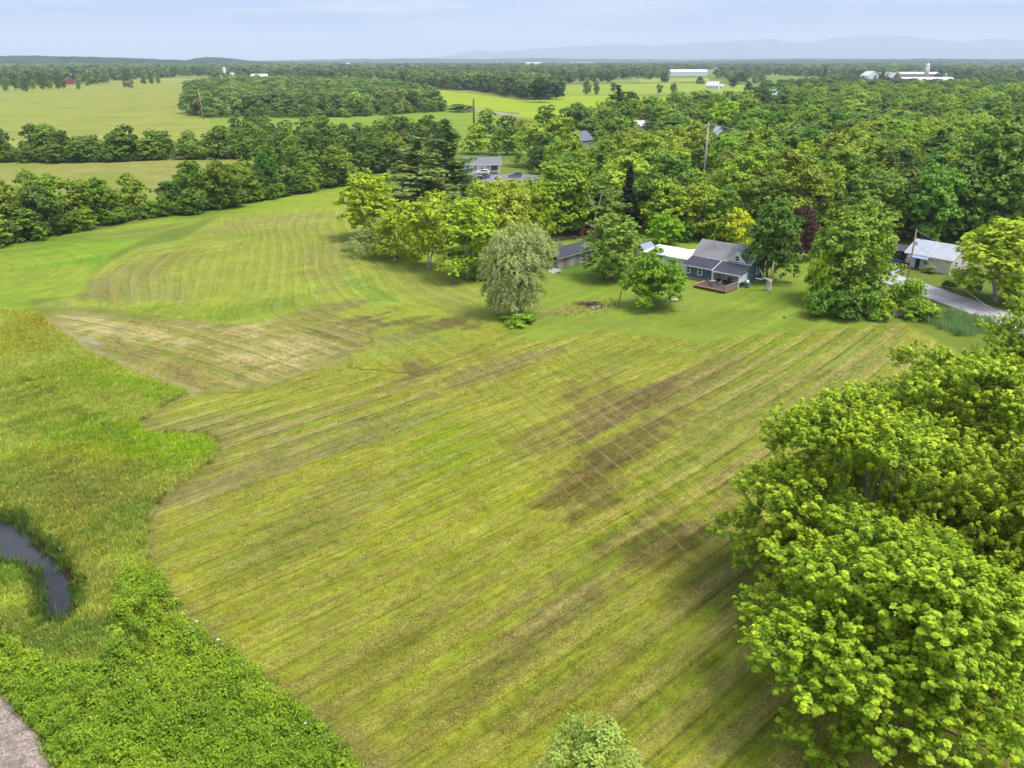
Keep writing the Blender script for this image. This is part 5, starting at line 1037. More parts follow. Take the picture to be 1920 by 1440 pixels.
def window(par, x, y, z0, w_, h_, face='-y', trim=WHT, name='window', bars=True):
    """window on a wall facing -y (x runs along) or +x / -x (y runs along)"""
    def bx(m, a0, a1, d0, d1, z0_, z1_):
        if face == '-y': m.box(x+a0, x+a1, y-d1, y-d0, z0_, z1_)
        elif face == '+x': m.box(x+d0, x+d1, y+a0, y+a1, z0_, z1_)
        elif face == '-x': m.box(x-d1, x-d0, y+a0, y+a1, z0_, z1_)
    f = MB(); t_ = .11; hw = w_/2
    bx(f, -hw-t_, -hw, .0, .07, z0, z0+h_); bx(f, hw, hw+t_, .0, .07, z0, z0+h_); bx(f, -hw-t_, hw+t_, .0, .075, z0+h_, z0+h_+t_); bx(f, -hw-t_, hw+t_, 0, .10, z0-t_, z0)
    if bars: bx(f, -hw, hw, .02, .055, z0+h_*.5-.025, z0+h_*.5+.025)
    fr = f.build(name, trim, par); g = MB(); bx(g, -hw+.003, hw-.003, .012, .03, z0+.003, z0+h_-.003); g.build('pane', GLS, fr); return fr

# blue house ---------------------------------------------------------------
hx, hy, _ = P(1284, 520)
hs = empty('blue_house', (hx, hy, 0), math.radians(-43)); tag(hs, 'small blue clapboard house with charcoal lean-to roof, grey upper roof and a side porch', 'house')
m = MB(); m.box(0, 5.9, 0, 3.0, .35, 2.55); m.box(5.9, 11.3, 2.2, 3.0, .35, 2.9); m.box(0, 11.3, 3.0, 9.2, .35, 3.9); m.build('wall', BLUE, hs)
m = MB(); m.box(.04, 5.86, .04, 3.0, -.2, .348); m.box(.04, 11.26, 3.01, 9.16, -.2, .348); m.build('foundation', FND, hs)
m = MB(); m.prism([(0.02, 2.55), (2.99, 2.55), (2.99, 3.62)], .05, 11.25, ax='x'); m.build('lean_to_gable', WSD, hs)
r_ = MB().slab([(-.4, -.55, 2.55), (5.95, -.55, 2.55), (5.95, 3.0, 3.78), (-.4, 3.0, 3.78)], .13).build('lean_to_roof', DKR, hs)
MB().box(-.4, 5.93, -.60, -.56, 2.40, 2.56).build('gutter', WHT, r_)
r2_ = MB().slab([(6.0, -.9, 2.50), (11.7, -.9, 2.50), (11.7, 3.0, 3.80), (6.0, 3.0, 3.80)], .13).build('porch_roof', DKR, hs)
MB().box(6.0, 11.7, -.95, -.91, 2.28, 2.51).build('fascia', WHT, r2_)
MB().slab([(5.93, -.92, 2.56), (6.03, -.92, 2.56), (6.03, 3.0, 3.86), (5.93, 3.0, 3.86)], .05).build('roof_seam', WHT, r2_)
m = MB(); gable(m, .02, 11.28, 3.02, 9.18, 3.9, 6.2); m.build('gable_wall', WSD, hs)
rf = roof_gable(hs, GRR, 0, 11.3, 3.0, 9.2, 3.9, 6.2, ov=.35, trim=WHT, name='main_roof')
m = MB(); m.prism([(7.4, 3.95), (10.6, 3.95), (9.0, 5.75)], 2.55, 6.05, ax='y'); m.build('dormer_wall', WSD, hs)
roof_gable(hs, GRR, 7.4, 10.6, 2.6, 5.6, 3.95, 5.70, ov=.22, along='y', name='dormer_roof', trim=WHT)
window(hs, 9.0, 2.55, 4.15, .75, .85)
window(hs, 3.1, 0, 1.05, .72, 1.15); window(hs, .65, 0, 1.05, .62, 1.15)
window(hs, 0, 1.4, 1.15, .7, 1.0, '-x'); window(hs, 11.3, 6.4, 1.5, .85, 1.35, '+x')
d = MB().box(5.93, 6.02, -.02, 2.2, .3, 2.5).build('porch_end_wall', WHT, hs)
MB().box(6.03, 11.28, 2.14, 2.19, .35, 2.8).build('porch_back_wall', WSD, hs)
d = MB().box(6.5, 7.4, 2.06, 2.13, .4, 2.45).build('door', WHT, hs); MB().box(6.72, 7.18, 2.03, 2.059, 1.4, 2.2).build('door_pane', GLS, d); MB().box(7.28, 7.34, 2.0, 2.059, 1.2, 1.28).build('handle', BLK, d)
d = MB().box(5.55, 5.85, -.07, -.005, .35, 2.42).build('corner_board', WHT, hs); MB().box(-.02, .12, -.05, -.003, .35, 2.42).build('corner_board', WHT, hs)
for (x_, y_) in ((11.4, -.75), (6.15, -.75), (11.4, 2.1)): MB().box(x_-.08, x_+.08, y_-.08, y_+.08, -.05, 2.5).build('porch_post', WHT, hs)
m = MB(); m.box(11.31, 11.36, -.6, 2.0, 1.0, 2.35); m.build('porch_side_panel', WSD, hs)
m = MB()
for k in range(13): m.box(5.2+k*.46, 5.2+k*.46+.43, -5.0, -.0-.10, .42, .46)
m.box(9.4, 11.3, -.1, 2.1, .42, .46); m.box(6.05, 9.39, -.09, 2.1, .42, .46); dk = m.build('deck', DECK, hs)
m = MB(); m.box(5.1, 11.3, -5.14, -5.01, .18, .50); m.box(5.06, 5.19, -5.0, -.3, .18, .50); m.box(11.2, 11.33, -5.0, -.1, .18, .50); m.build('rim_board', DECKL, dk)
m = MB(); m.box(5.1, 11.3, -5.45, -5.15, .49, .55); m.box(4.8, 5.19, -5.0, -.6, .49, .55); m.build('bench_cap', DECKL, dk)
for y_ in (-5.0, -3.6, -2.2, -.9): MB().box(11.22, 11.34, y_-.06, y_+.06, -.1, 1.5).build('rail_post', RAW, dk)
for y_ in (-5.0, -3.6, -2.2): MB().box(11.24, 11.32, y_+.061, y_+1.339 if y_ < -3 else y_+1.24, 1.35, 1.45).build('handrail', RAW, dk)
for k in range(26): MB().box(11.26, 11.30, -4.88+k*.155, -4.82+k*.155, .52, 1.345).build('baluster', RAW, dk)
m = MB(); m.box(9.2, 9.6, 4.8, 5.2, 5.0, 6.7); 
# white wing
m = MB(); m.box(-11.5, -.45, 3.6, 8.6, 0, 2.45); m.build('wing_wall', WSD, hs)
MB().slab([(-11.9, 3.1, 2.6), (-.39, 3.1, 2.6), (-.39, 8.9, 3.15), (-11.9, 8.9, 3.15)], .14).build('wing_roof', WRF, hs)
MB().slab([(-4.6, 8.95, 3.15), (-.39, 8.95, 3.15), (-.39, 12.4, 2.6), (-4.6, 12.4, 2.6)], .14).build('rear_roof', WRF, hs)
MB().box(-4.4, -.5, 8.7, 12.1, 0, 2.4).build('rear_wall', WSD, hs)
MB().tube([(-3.2, 7.9, 3.0), (-3.2, 7.9, 3.7)], .09).build('vent_pipe', WHT, hs)
def local(ob, x, y, z=0):
    c, s_ = math.cos(ob.rotation_euler.z), math.sin(ob.rotation_euler.z); return (ob.location.x+c*x-s_*y, ob.location.y+s_*x+c*y, z)
# things on the deck
t = empty('patio_table', local(hs, 7.4, -2.6, .46), .4); tag(t, 'grey metal patio table on the deck', 'table'); MG_ = plain('grey_metal', (.22,.24,.27), metal=.3)
MB().tube([(0,0,.70),(0,0,.73)], .55, n=20).build('table_top', MG_, t); MB().tube([(0,0,.03),(0,0,.699)], .035).build('pedestal', MG_, t); MB().tube([(0,0,0),(0,0,.029)], .26, n=14).build('base', MG_, t)
def patio_chair(loc, rz, lb):
    c = empty('patio_chair', loc, rz); tag(c, lb, 'chair', 'patio chairs on the deck'); MB().box(-.24,.24,-.24,.24,.40,.44).build('seat', MG_, c); MB().hexa([(-.24,.20,.45),(.24,.20,.45),(.24,.24,.45),(-.24,.24,.45),(-.22,.30,.95),(.22,.30,.95),(.22,.33,.95),(-.22,.33,.95)]).build('backrest', MG_, c)
    for sx_ in (-.21, .21):
        for sy_ in (-.21, .21): MB().box(sx_-.018, sx_+.018, sy_-.018, sy_+.018, 0, .399).build('leg', MG_, c)
    return c
patio_chair(local(hs, 6.5, -2.2, .46), 1.2, 'patio chair on the deck, on the side nearest the maple'); patio_chair(local(hs, 7.8, -3.7, .46), 3.0, 'patio chair on the deck, nearest the front rim'); patio_chair(local(hs, 8.4, -2.0, .46), -1.3, 'patio chair on the deck, under the edge of the porch')
g = empty('grill', local(hs, 9.5, -.4, .46), -.75); tag(g, 'black barbecue grill under its lid at the porch edge', 'grill'); MB().prism([(-.45,.75),(.45,.75),(.45,.95),(.32,1.15),(-.32,1.15),(-.45,.95)], -.3, .3).build('lid', BLK, g); MB().box(-.42,.42,-.27,.27,.15,.749).build('cabinet', plain('dark_enamel', (.03,.03,.03)), g); MB().box(.451,.8,-.25,.25,.80,.84).build('side_shelf', WHT, g); MB().box(-.8,-.451,-.25,.25,.80,.84).build('side_shelf', WHT, g)
for sx_ in (-.38, .38): MB().tube([(sx_,-.29,.09),(sx_,-.25,.09)], .09, n=10).build('wheel', BLK, g)
tk = empty('rain_barrel', local(hs, 12.1, 1.3)); tag(tk, 'blue plastic rain barrel with a white top at the corner of the blue house', 'barrel')
MB().tube([(0,0,0),(0,0,.3),(0,0,.7),(0,0,.95)], [.30,.36,.36,.30], n=14).build('drum', plain('blue_plastic', (.06,.16,.30)), tk, smooth=True); MB().tube([(0,0,.951),(0,0,1.05),(0,0,1.4)], [.34,.34,.16], n=14).build('cover', WHT, tk, smooth=True)

# small shed at the left end of the wing
sx_, sy_, _ = P(1206, 466); sh = empty('garden_shed', (sx_, sy_+6, 0), math.radians(-43)); tag(sh, 'little slate blue shed with bright white gable trim at the end of the white roof', 'shed')
sh.location = local(hs, -13.4, 6.2); MB().box(-1.6, 1.6, -1.6, 1.6, 0, 2.3).build('wall', siding('slate_siding', (.16,.20,.28)), sh); m = MB(); gable(m, -1.58, 1.58, -1.58, 1.58, 2.3, 3.5, 'y'); m.build('gable_wall', siding('slate_gable', (.16,.20,.28)), sh)
roof_gable(sh, plain('slate_shingles', (.20,.24,.32)), -1.6, 1.6, -1.6, 1.6, 2.3, 3.5, along='y', ov=.3, trim=WHT); MB().box(-.5, .5, -1.66, -1.61, .1, 2.0).build('door', WHT, sh)

# long weathered shed
a = P(1047, 507); b_ = P(1103, 490); an = math.atan2(b_[1]-a[1], b_[0]-a[0]); ws = empty('weathered_shed', (a[0], a[1], 0), an); tag(ws, 'long low shed of bare grey boards with a dark roof, open at its left end', 'shed')
Lw = 11.5; m = MB(); m.box(.15, Lw, .12, 4.7, 0, .02); m.build('floor', FND, ws)
ND = 44; RAW2 = noise_mat('dark_weathered_timber', (.11,.095,.085), (.21,.185,.165), scale=3, stretch=(6,6,.7)); RAW3 = noise_mat('silvered_timber', (.26,.25,.235), (.36,.34,.32), scale=3, stretch=(6,6,.7))
for k in range(ND): MB().box(k*Lw/ND+.008, (k+1)*Lw/ND-.008, 0, .05+.02*(k*7 % 3), .05*(k*5 % 3), 2.45).build('board', (RAW, RAW2, RAW3, RAW2, RAW)[(k*7+k//3) % 5], ws)
MB().box(.0, Lw, 4.71, 4.78, 0, 2.45).build('back_wall', RAW, ws); MB().box(Lw+.002, Lw+.06, .0, 4.7, 0, 2.45).build('end_wall', RAW, ws); MB().box(-.05, -.002, 2.9, 4.7, 0, 2.45).build('end_wall', RAW, ws); MB().box(-.05, -.002, .0, .5, 0, 2.45).build('end_wall', RAW, ws)
m = MB(); gable(m, -.04, 0.02, .01, 4.76, 2.45, 3.55); m.build('gable_end', plain('painted_opening_shade', (.03,.028,.025)), ws)  # solid gable; the shade inside the open end is painted near-black
roof_gable(ws, DKR, 0, Lw, 0, 4.76, 2.45, 3.55, ov=.35, trim=RAW)
rp = empty('loading_ramp', P(1040, 507)[:2]+(0,), an-.3); tag(rp, 'short ramp of grey boards at the open end of the weathered shed', 'ramp')
for k in range(7): MB().hexa([(-1.9,-2.2+k*.36,.0),(0.1,-2.2+k*.36,.45),(0.1,-1.87+k*.36,.45),(-1.9,-1.87+k*.36,.0),(-1.9,-2.2+k*.36,.07),(.1,-2.2+k*.36,.52),(.1,-1.87+k*.36,.52),(-1.9,-1.87+k*.36,.07)]).build('plank', DEADW, rp)

# leaning red shack behind the egg shaped tree
X, Y, _ = P(1104, 446); rs_ = empty('collapsing_shack', (X, Y, 0), -.5); tag(rs_, 'tumbledown rust red shack with a pale roof peeping past the egg shaped tree', 'shack')
RED = noise_mat('rusty_red_boards', (.16,.05,.035), (.26,.10,.07), scale=3, stretch=(5,5,1)); MB().hexa([(-1.8,-1.5,0),(1.8,-1.5,0),(1.8,1.5,0),(-1.8,1.5,0),(-1.3,-1.5,2.3),(2.2,-1.5,2.4),(2.2,1.5,2.5),(-1.3,1.5,2.4)]).build('wall', RED, rs_); MB().box(-.6,.5,-1.56,-1.51,.1,1.9).build('doorway_shade_panel', BLK, rs_)  # black panel on the solid wall paints the dark inside of an entrance
MB().slab([(-1.7,-1.9,2.5),(.6,-1.9,3.5),(.6,1.8,3.6),(-1.7,1.8,2.6)], .12).build('roof_half', RED, rs_); MB().slab([(.62,-1.9,3.5),(2.9,-1.9,2.5),(2.9,1.8,2.6),(.62,1.8,3.6)], .12).build('roof_half', plain('bleached_tin', (.5,.46,.42)), rs_)
def pile(name, px, py, n_, L_, spread, mat, label, cat, seed, hgt=.5):
    r = random.Random(seed); X, Y, _ = P(px, py); e = empty(name, (X, Y, 0)); tag(e, label, cat)
    for k in range(n_):
        a = r.uniform(-.5, .5)+(0 if r.random() < .7 else 1.5); x, y = r.uniform(-spread, spread), r.uniform(-spread*.5, spread*.5); z = .1+hgt*r.random()*(1-abs(x)/spread/1.3); l = L_*r.uniform(.5, 1.1)/2
        MB().tube([(x-l*math.cos(a), y-l*math.sin(a), max(.06, z-r.uniform(0,.2))), (x+l*math.cos(a), y+l*math.sin(a), z+r.uniform(0,.15))], r.uniform(.05,.13), n=6).build('log' if L_ > 1 else 'board', mat[k % len(mat)], e)
WP = noise_mat('reddish_old_lumber', (.20,.11,.08), (.32,.21,.16), scale=3); GP_ = plain('grey_old_lumber', (.40,.36,.33)); BP_ = noise_mat('dark_brush', (.06,.035,.025), (.13,.08,.05), scale=4)
pile('woodpile', 1035, 461, 26, 2.4, 3.0, [WP, WP, RAW], 'heap of reddish scrap timber behind the weathered shed', 'woodpile', 1, .9); pile('lumber_stack', 1068, 449, 22, 2.6, 3.4, [GP_, WP, BP_], 'spread of pale and dark old boards further back than the reddish heap', 'lumber', 2, .6)
pile('brush_pile', 1106, 572, 24, 1.5, 1.7, [BP_], 'pile of dark brown brush on the lawn, the thicker one', 'brush pile', 3, .45); pile('brush_pile', 1126, 576, 14, 1.6, 1.6, [BP_, RAW], 'thin scatter of brown sticks on the lawn beside the brush pile', 'brush pile', 4, .15)
X, Y, _ = P(1158, 577); gp = tag(MB().tube([(0,0,-.2),(.5,.1,2.9)], .085, n=7).build('leaning_post', noise_mat('mossy_post', (.06,.075,.04), (.12,.13,.08))), 'single dark mossy post leaning over on the lawn', 'post'); gp.location = (X, Y, 0); MB().tube([(.1,.02,.2),(1.0,.1,.02)], .03).build('brace', BP_, gp)
# orange thing in the willow shade, goal frame, stump, pallets, white oddments
X, Y, _ = P(1003, 508); tr = empty('ride_on_mower', (X, Y, 0), .7); tag(tr, 'small orange garden tractor parked beside the willow', 'tractor'); OR = plain('orange_paint', (.42,.06,.02), rough=.4)
MB().prism([(-.2,.3),(.95,.3),(.95,.65),(.85,.75),(-.1,.78)], -.28, .28).build('hood', OR, tr); MB().box(-1.0,-.21,-.42,.42,.42,.62).build('fender', OR, tr); MB().hexa([(-.8,-.2,.63),(-.4,-.2,.63),(-.4,.2,.63),(-.8,.2,.63),(-.95,-.2,1.1),(-.85,-.2,1.1),(-.85,.2,1.1),(-.95,.2,1.1)]).build('seat', BLK, tr); MB().tube([(-.1,0,.7),(-.3,0,1.05)], .02).build('steering_column', BLK, tr)
for (x, y, rr_) in ((.7,-.38,.19),(.7,.38,.19),(-.65,-.48,.26),(-.65,.48,.26)): MB().tube([(x, y-.1, rr_),(x, y+.1, rr_)], rr_, n=14).build('wheel', BLK, tr)
X, Y, _ = P(1290, 583); gl = empty('goal_frame', (X, Y, 0), -.35); tag(gl, 'thin white pipe frame like a small goal on the lawn', 'goal')
for p in ([(-1.1,0,0),(-1.1,0,.95),(1.1,0,.95),(1.1,0,0)], [(-1.1,0,.03),(-1.1,.9,.03),(1.1,.9,.03),(1.1,0,.03)]): MB().tube(p, .035, n=6).build('pipe_frame', plain('dull_white_pipe', (.45,.47,.38)), gl)
X, Y, _ = P(1440, 545); st = empty('dead_tree', (X, Y, 0), .3); tag(st, 'dead grey trunk with one broken upright spar and a fallen forked limb', 'dead tree')
MB().tube([(0,0,-.1),(0,0,.3),(.02,0,1.5),(.05,0,2.1)], [.72,.55,.48,.52], n=11).build('trunk', DEADW, st, smooth=True); MB().tube([(.25,0,2.0),(.35,.0,3.6),(.5,0,5.3)], [.26,.17,.06], n=7).build('spar', DEADW, st, smooth=True)
MB().tube([(-.2,0,2.0),(-1.0,.1,2.3),(-1.6,.2,2.1),(-2.6,.4,2.4)], [.3,.2,.15,.06], n=7).build('limb', DEADW, st, smooth=True); MB().tube([(-1.2,.1,2.2),(-1.5,.1,3.1),(-2.1,.2,4.0)], [.16,.10,.03], n=6).build('limb', DEADW, st, smooth=True)
X, Y, _ = P(1112, 446); sn = empty('bare_snag', (X, Y-2, 0), .2); tag(sn, 'bare pale forked snag standing above the egg shaped tree', 'dead tree')
MB().tube([(0,0,-.2),(.1,0,3),(.2,0,6)], [.28,.22,.18], n=8).build('trunk', BARKP, sn, smooth=True); MB().tube([(.2,0,5.8),(-.6,.1,8.2),(-1.5,.1,9.6),(-2.0,.2,11.2)], [.16,.12,.09,.03], n=6).build('limb', BARKP, sn, smooth=True); MB().tube([(.2,0,5.8),(.9,.0,8.0),(1.5,.1,10.4)], [.14,.10,.03], n=6).build('limb', BARKP, sn, smooth=True); MB().tube([(-.9,.1,8.6),(-1.9,.1,9.2),(-2.6,.1,9.3)], [.07,.05,.02], n=5).build('limb', BARKP, sn, smooth=True)
X, Y, _ = P(1678, 594); pl = empty('wooden_pallets', (X, Y, 0), .15); tag(pl, 'grey wooden pallets leaning at the foot of the bushes by the field', 'pallets')
for r0_ in range(2):
    for k in range(7): MB().box(-1.3+r0_*1.35, 0+r0_*1.35-.05, -.4+k*.17, -.27+k*.17, .3+.1*k, .33+.1*k).build('slat', DEADW, pl)
    for k in range(3): MB().hexa([(-1.3+r0_*1.35+k*.58,-.45,.14),(-1.22+r0_*1.35+k*.58,-.45,.14),(-1.22+r0_*1.35+k*.58,.85,.89),(-1.3+r0_*1.35+k*.58,.85,.89),(-1.3+r0_*1.35+k*.58,-.45,.23),(-1.22+r0_*1.35+k*.58,-.45,.23),(-1.22+r0_*1.35+k*.58,.85,.98),(-1.3+r0_*1.35+k*.58,.85,.98)]).build('bearer', DEADW, pl)
X, Y, _ = P(1256, 566); fb = empty('flower_bed', (X, Y, 0), .2); tag(fb, 'small rock garden with white and pink ornaments behind the maple trunk', 'flower bed'); r = random.Random(12)
for k in range(16): MB().tube([(r.uniform(-1.4,1.4), r.uniform(-.6,.8), 0), (r.uniform(-1.4,1.4)*.0+(-1.4+k*.18), r.uniform(-.5,.6), .28)][1:]+[(-1.4+k*.18, r.uniform(-.5,.6), .45)], [.2,.12], n=6).build('stone', [plain('pale_stone', (.5,.46,.42)), WHT, plain('pink_stone', (.4,.2,.17))][k % 3], fb)
MB().tube([(-1.5,-.6,0),(-1.5,-.6,.5),(-1.5,-.6,.75)], [.16,.13,.05], n=8).build('urn', WHT, fb, smooth=True)
X, Y, _ = P(1470, 596); tag(MB().tube([(-.16,0,.12),(.18,.02,.12)], .13, n=9).build('log_stub', BP_), 'short dark log lying alone on the lawn', 'log').location = (X, Y, 0)

# cream house --------------------------------------------------------------
a = P(1717, 503); b_ = P(1768, 513); an = math.atan2(b_[1]-a[1], b_[0]-a[0]); ch = empty('cream_house', (a[0], a[1], 0), an); ch.location.x -= 1.4; ch.location.y += 1.6; tag(ch, 'cream sided single storey house with a pale metal roof by the road', 'house')
MB().box(0, 8.6, 0, 7.2, 0, 2.9).build('wall', CREAM, ch); m = MB(); gable(m, .02, 8.58, .02, 7.18, 2.9, 4.9); m.build('gable_wall', CREAM, ch)
roof_gable(ch, METAL, 0, 8.6, 0, 7.2, 2.9, 4.9, ov=.4, trim=WHT)
MB().slab([(1.0,-1.3,2.35),(4.6,-1.3,2.35),(4.6,-.01,2.75),(1.0,-.01,2.75)], .08).build('porch_awning', plain('blue_grey_awning', (.26,.30,.38)), ch)
d = MB().box(1.9, 2.8, -.06, -.005, .1, 2.1).build('door', plain('dark_storm_door', (.02,.025,.05)), ch); MB().box(1.78, 1.88, -.08, -.004, .1, 2.2).build('door_trim', WHT, ch); MB().box(2.82, 2.92, -.08, -.004, .1, 2.2).build('door_trim', WHT, ch); MB().box(1.2, 1.7, -.05, -.004, .2, 2.2).build('panel', WHT, ch)
window(ch, 3.9, 0, 1.1, .7, .9); window(ch, 8.6, 2.2, 1.2, .9, 1.0, '+x'); window(ch, 8.6, 5.0, 1.2, .9, 1.0, '+x'); MB().box(5.6, 5.68, -.06, -.004, 0, 2.8).build('downpipe', WHT, ch)
MB().tube([(.6, 3.6, 4.7), (.6, 3.6, 5.5)], .14).build('flue', BLK, ch)
cp = empty('carport', local(ch, -6.2, 2.0), an); tag(cp, 'dark low carport on thin posts against the left end of the cream house', 'carport')
MB().slab([(-.5,-.5,2.35),(5.9,-.5,2.55),(5.9,5.4,2.7),(-.5,5.4,2.5)], .10).build('roof', plain('dark_roofing', (.05,.05,.055)), cp)
for (x, y) in ((-.3,-.3),(5.4,-.3),(-.3,5.2),(5.4,5.2),(2.6,-.3)): MB().box(x-.06,x+.06,y-.06,y+.06,0,2.28).build('post', RAW, cp)
MB().box(-.3,5.4,5.3,5.36,0,2.2).build('back_panel', plain('dark_panel', (.04,.04,.045)), cp)
# vehicles
def wheel(par, x, y, r, wd_=.22):
    w_ = MB().tube([(x, y-wd_/2, r), (x, y+wd_/2, r)], r, n=16).build('wheel', BLK, par); MB().tube([(x, y-wd_/2-.01, r), (x, y+wd_/2+.01, r)], r*.58, n=12).build('rim', plain('wheel_rim', (.4,.4,.42), rough=.35), w_)
def car(name, loc, rz, paint, label, cat, kind='suv'):
    e = empty(name, loc, rz); tag(e, label, cat)
    if kind == 'pickup':
        body = [(-2.75,.45),(-2.75,1.05),(-.65,1.08),(.75,1.10),(1.05,1.12),(2.45,1.04),(2.72,.85),(2.75,.45)]; cab = [(-.62,1.06),(-.55,1.78),(.35,1.82),(1.05,1.10)]; gl_ = [(-.45,1.14),(-.42,1.68),(.28,1.72),(.82,1.14)]
    else:
        body = [(-2.3,.42),(-2.32,1.0),(-2.2,1.08),(.85,1.08),(2.05,.98),(2.3,.8),(2.32,.42)]; cab = [(-2.2,1.06),(-1.95,1.68),(.1,1.72),(1.05,1.07)]; gl_ = [(-1.95,1.14),(-1.78,1.58),(.02,1.60),(.75,1.14)]
    m = MB(); m.prism(body, -.93, .93); 
    m.build('body', paint, e, bevel=.05); m = MB(); b0 = [(x, z) for x, z in cab]; m.prism(b0, -.78, .78); m.build('cabin', paint, e, bevel=.04)
    for s_ in (-.80, .80): MB().prism(gl_, s_-.012, s_+.012).build('side_window', GLS, e)
    x0_, z0_ = cab[3]; x1_, z1_ = cab[2]; MB().hexa([(x0_-.06,-.70,z0_+.05),(x0_-.02,-.70,z0_+.05),(x0_-.02,.70,z0_+.05),(x0_-.06,.70,z0_+.05),(x1_+.04,-.66,z1_-.08),(x1_+.09,-.66,z1_-.08),(x1_+.09,.66,z1_-.08),(x1_+.04,.66,z1_-.08)]).build('windscreen', GLS, e)
    if kind == 'pickup': MB().box(-2.6,-.75,-.78,.78,1.081,1.10).build('truck_bed', BLK, e)
    for s_ in (-.68, .68): MB().box(body[-1][0]-.02, body[-1][0]+.02, s_-.15, s_+.15, .68, .82).build('headlight', WHT, e)
    wb = 1.75 if kind == 'pickup' else 1.42
    for x in (-wb, wb):
        for y in (-.85, .85): wheel(e, x, y, .37)
    return e
PB = plain('dark_blue_paint', (.012,.015,.04), rough=.25, spec=.7); PBK = plain('black_paint', (.012,.012,.014), rough=.25, spec=.7); PWH = plain('white_paint', (.72,.72,.72), rough=.3, spec=.6); PGR = plain('faded_green_paint', (.10,.12,.09), rough=.5); PSG = plain('steel_grey_paint', (.10,.11,.12), rough=.3)
X, Y, _ = P(1682, 503); car('dark_suv', (X, Y, .11), .35, PB, 'dark blue estate car parked on the drive left of the cream house', 'car')
X, Y, _ = P(1662, 498); car('parked_pickup', (X-1.2, Y+.2, .05), .6, PGR, 'dull green pickup at the edge of the drive, half under the tall tree', 'truck', 'pickup')
car('black_car', local(ch, -3.6, 4.6, .02), an+.1, PBK, 'black car under the dark carport', 'car')

# grey house with its vehicles
a = P(868, 326); b_ = P(936, 325.5); an = math.atan2(b_[1]-a[1], b_[0]-a[0])-.03; gh = empty('grey_house', (a[0], a[1], 0), an); Lg = math.hypot(b_[0]-a[0], b_[1]-a[1])+.3
tag(gh, 'long pale grey bungalow with a dark picture window behind the pine pair', 'house'); GSD = siding('pale_grey_siding', (.60,.585,.57), .2)
MB().box(0, Lg, 0, 7.5, .0, 3.3).build('wall', GSD, gh); m = MB(); gable(m, .02, Lg-.02, .02, 7.48, 3.3, 5.3); m.build('gable_wall', GSD, gh); roof_gable(gh, noise_mat('mid_grey_shingles', (.13,.13,.135), (.19,.19,.195), scale=4), 0, Lg, 0, 7.5, 3.3, 5.3, ov=.4, trim=WHT)
pw = window(gh, Lg-2.1, 0, 1.15, 2.5, 1.75, bars=False); window(gh, Lg-4.3, 0, 1.0, .5, 1.7); window(gh, Lg-8.8, 0, 1.5, .8, 1.1); d = MB().box(Lg-6.9, Lg-6.0, -.07, -.005, .3, 2.5).build('door', WHT, gh); MB().box(Lg-6.7, Lg-6.2, -.09, -.071, 1.5, 2.2).build('pane', GLS, d); MB().box(Lg-3.5, Lg-.8, -1.1, -.2, 0, .7).build('front_step', plain('dark_skirting', (.12,.11,.10)), gh); window(gh, Lg, 3.0, 1.3, .8, 1.1, '+x')
MB().tube([(Lg-.2, 3.75, 5.3), (Lg-.2, 3.75, 6.6)], .08).build('vent_pipe', WHT, gh)
X, Y, _ = P(877, 339); car('white_pickup', (X, Y, .1), math.radians(-115), PWH, 'white pickup truck facing the camera at the left end of the yard', 'truck', 'pickup')
X, Y, _ = P(905, 327); car('white_suv', (X, Y-.5, .1), math.radians(172), PWH, 'white car parked right against the grey house', 'car')
X, Y, _ = P(892, 336); tl = empty('flatbed_trailer', (X+.5, Y, .1), math.radians(20)); tag(tl, 'low dark flatbed trailer between the white pickup and the white car', 'trailer'); MB().box(-3.2,3.2,-1.05,1.05,.55,.72).build('deck', plain('trailer_boards', (.07,.065,.065)), tl); MB().box(-3.2,-3.12,-1.05,1.05,.721,1.15).build('headboard', BLK, tl); MB().prism([(3.2,.5),(4.3,.5),(4.3,.6),(3.2,.65)], -.06, .06).build('drawbar', BLK, tl)
for x in (-.6, .35):
    for y in (-1.1, 1.1): wheel(tl, x, y, .33)
X, Y, _ = P(908, 335); ls = car('loaded_utility', (X, Y, .1), math.radians(60), PSG, 'small dark utility truck heaped with odds and ends behind the trailer', 'truck', 'pickup'); r = random.Random(3)
for k in range(7): MB().box(-2.4+k*.25, -2.1+k*.25, -.5+.13*k % .6, .1+.1*(k % 4), 1.11, 1.35+.12*(k % 3)).build('load', [WHT, OLVM, BLK][k % 3] if 'OLVM' in globals() else [WHT, PGR, BLK][k % 3], ls)
X, Y, _ = P(966, 333); car('grey_blue_car', (X, Y, .1), math.radians(-170), plain('blue_grey_paint', (.10,.13,.18), rough=.3), 'blue grey car at the right end of the gravel yard', 'car')
X, Y, _ = P(933, 337); qb = empty('quad_bike', (X, Y, .1), .5); tag(qb, 'small red and black quad bike alone at the front of the gravel yard', 'quad bike'); MB().prism([(-.8,.5),(.8,.5),(.6,.85),(0,.8),(-.7,.95)], -.25, .25).build('body', plain('dark_red_paint', (.25,.03,.03)), qb); MB().tube([(.3,-.35,1.05),(.3,.35,1.05)], .025).build('handlebar', BLK, qb); MB().box(-.55,.0,-.16,.16,.9,1.0).build('seat', BLK, qb)
for x in (-.55, .55):
    for y in (-.42, .42): wheel(qb, x, y, .27)

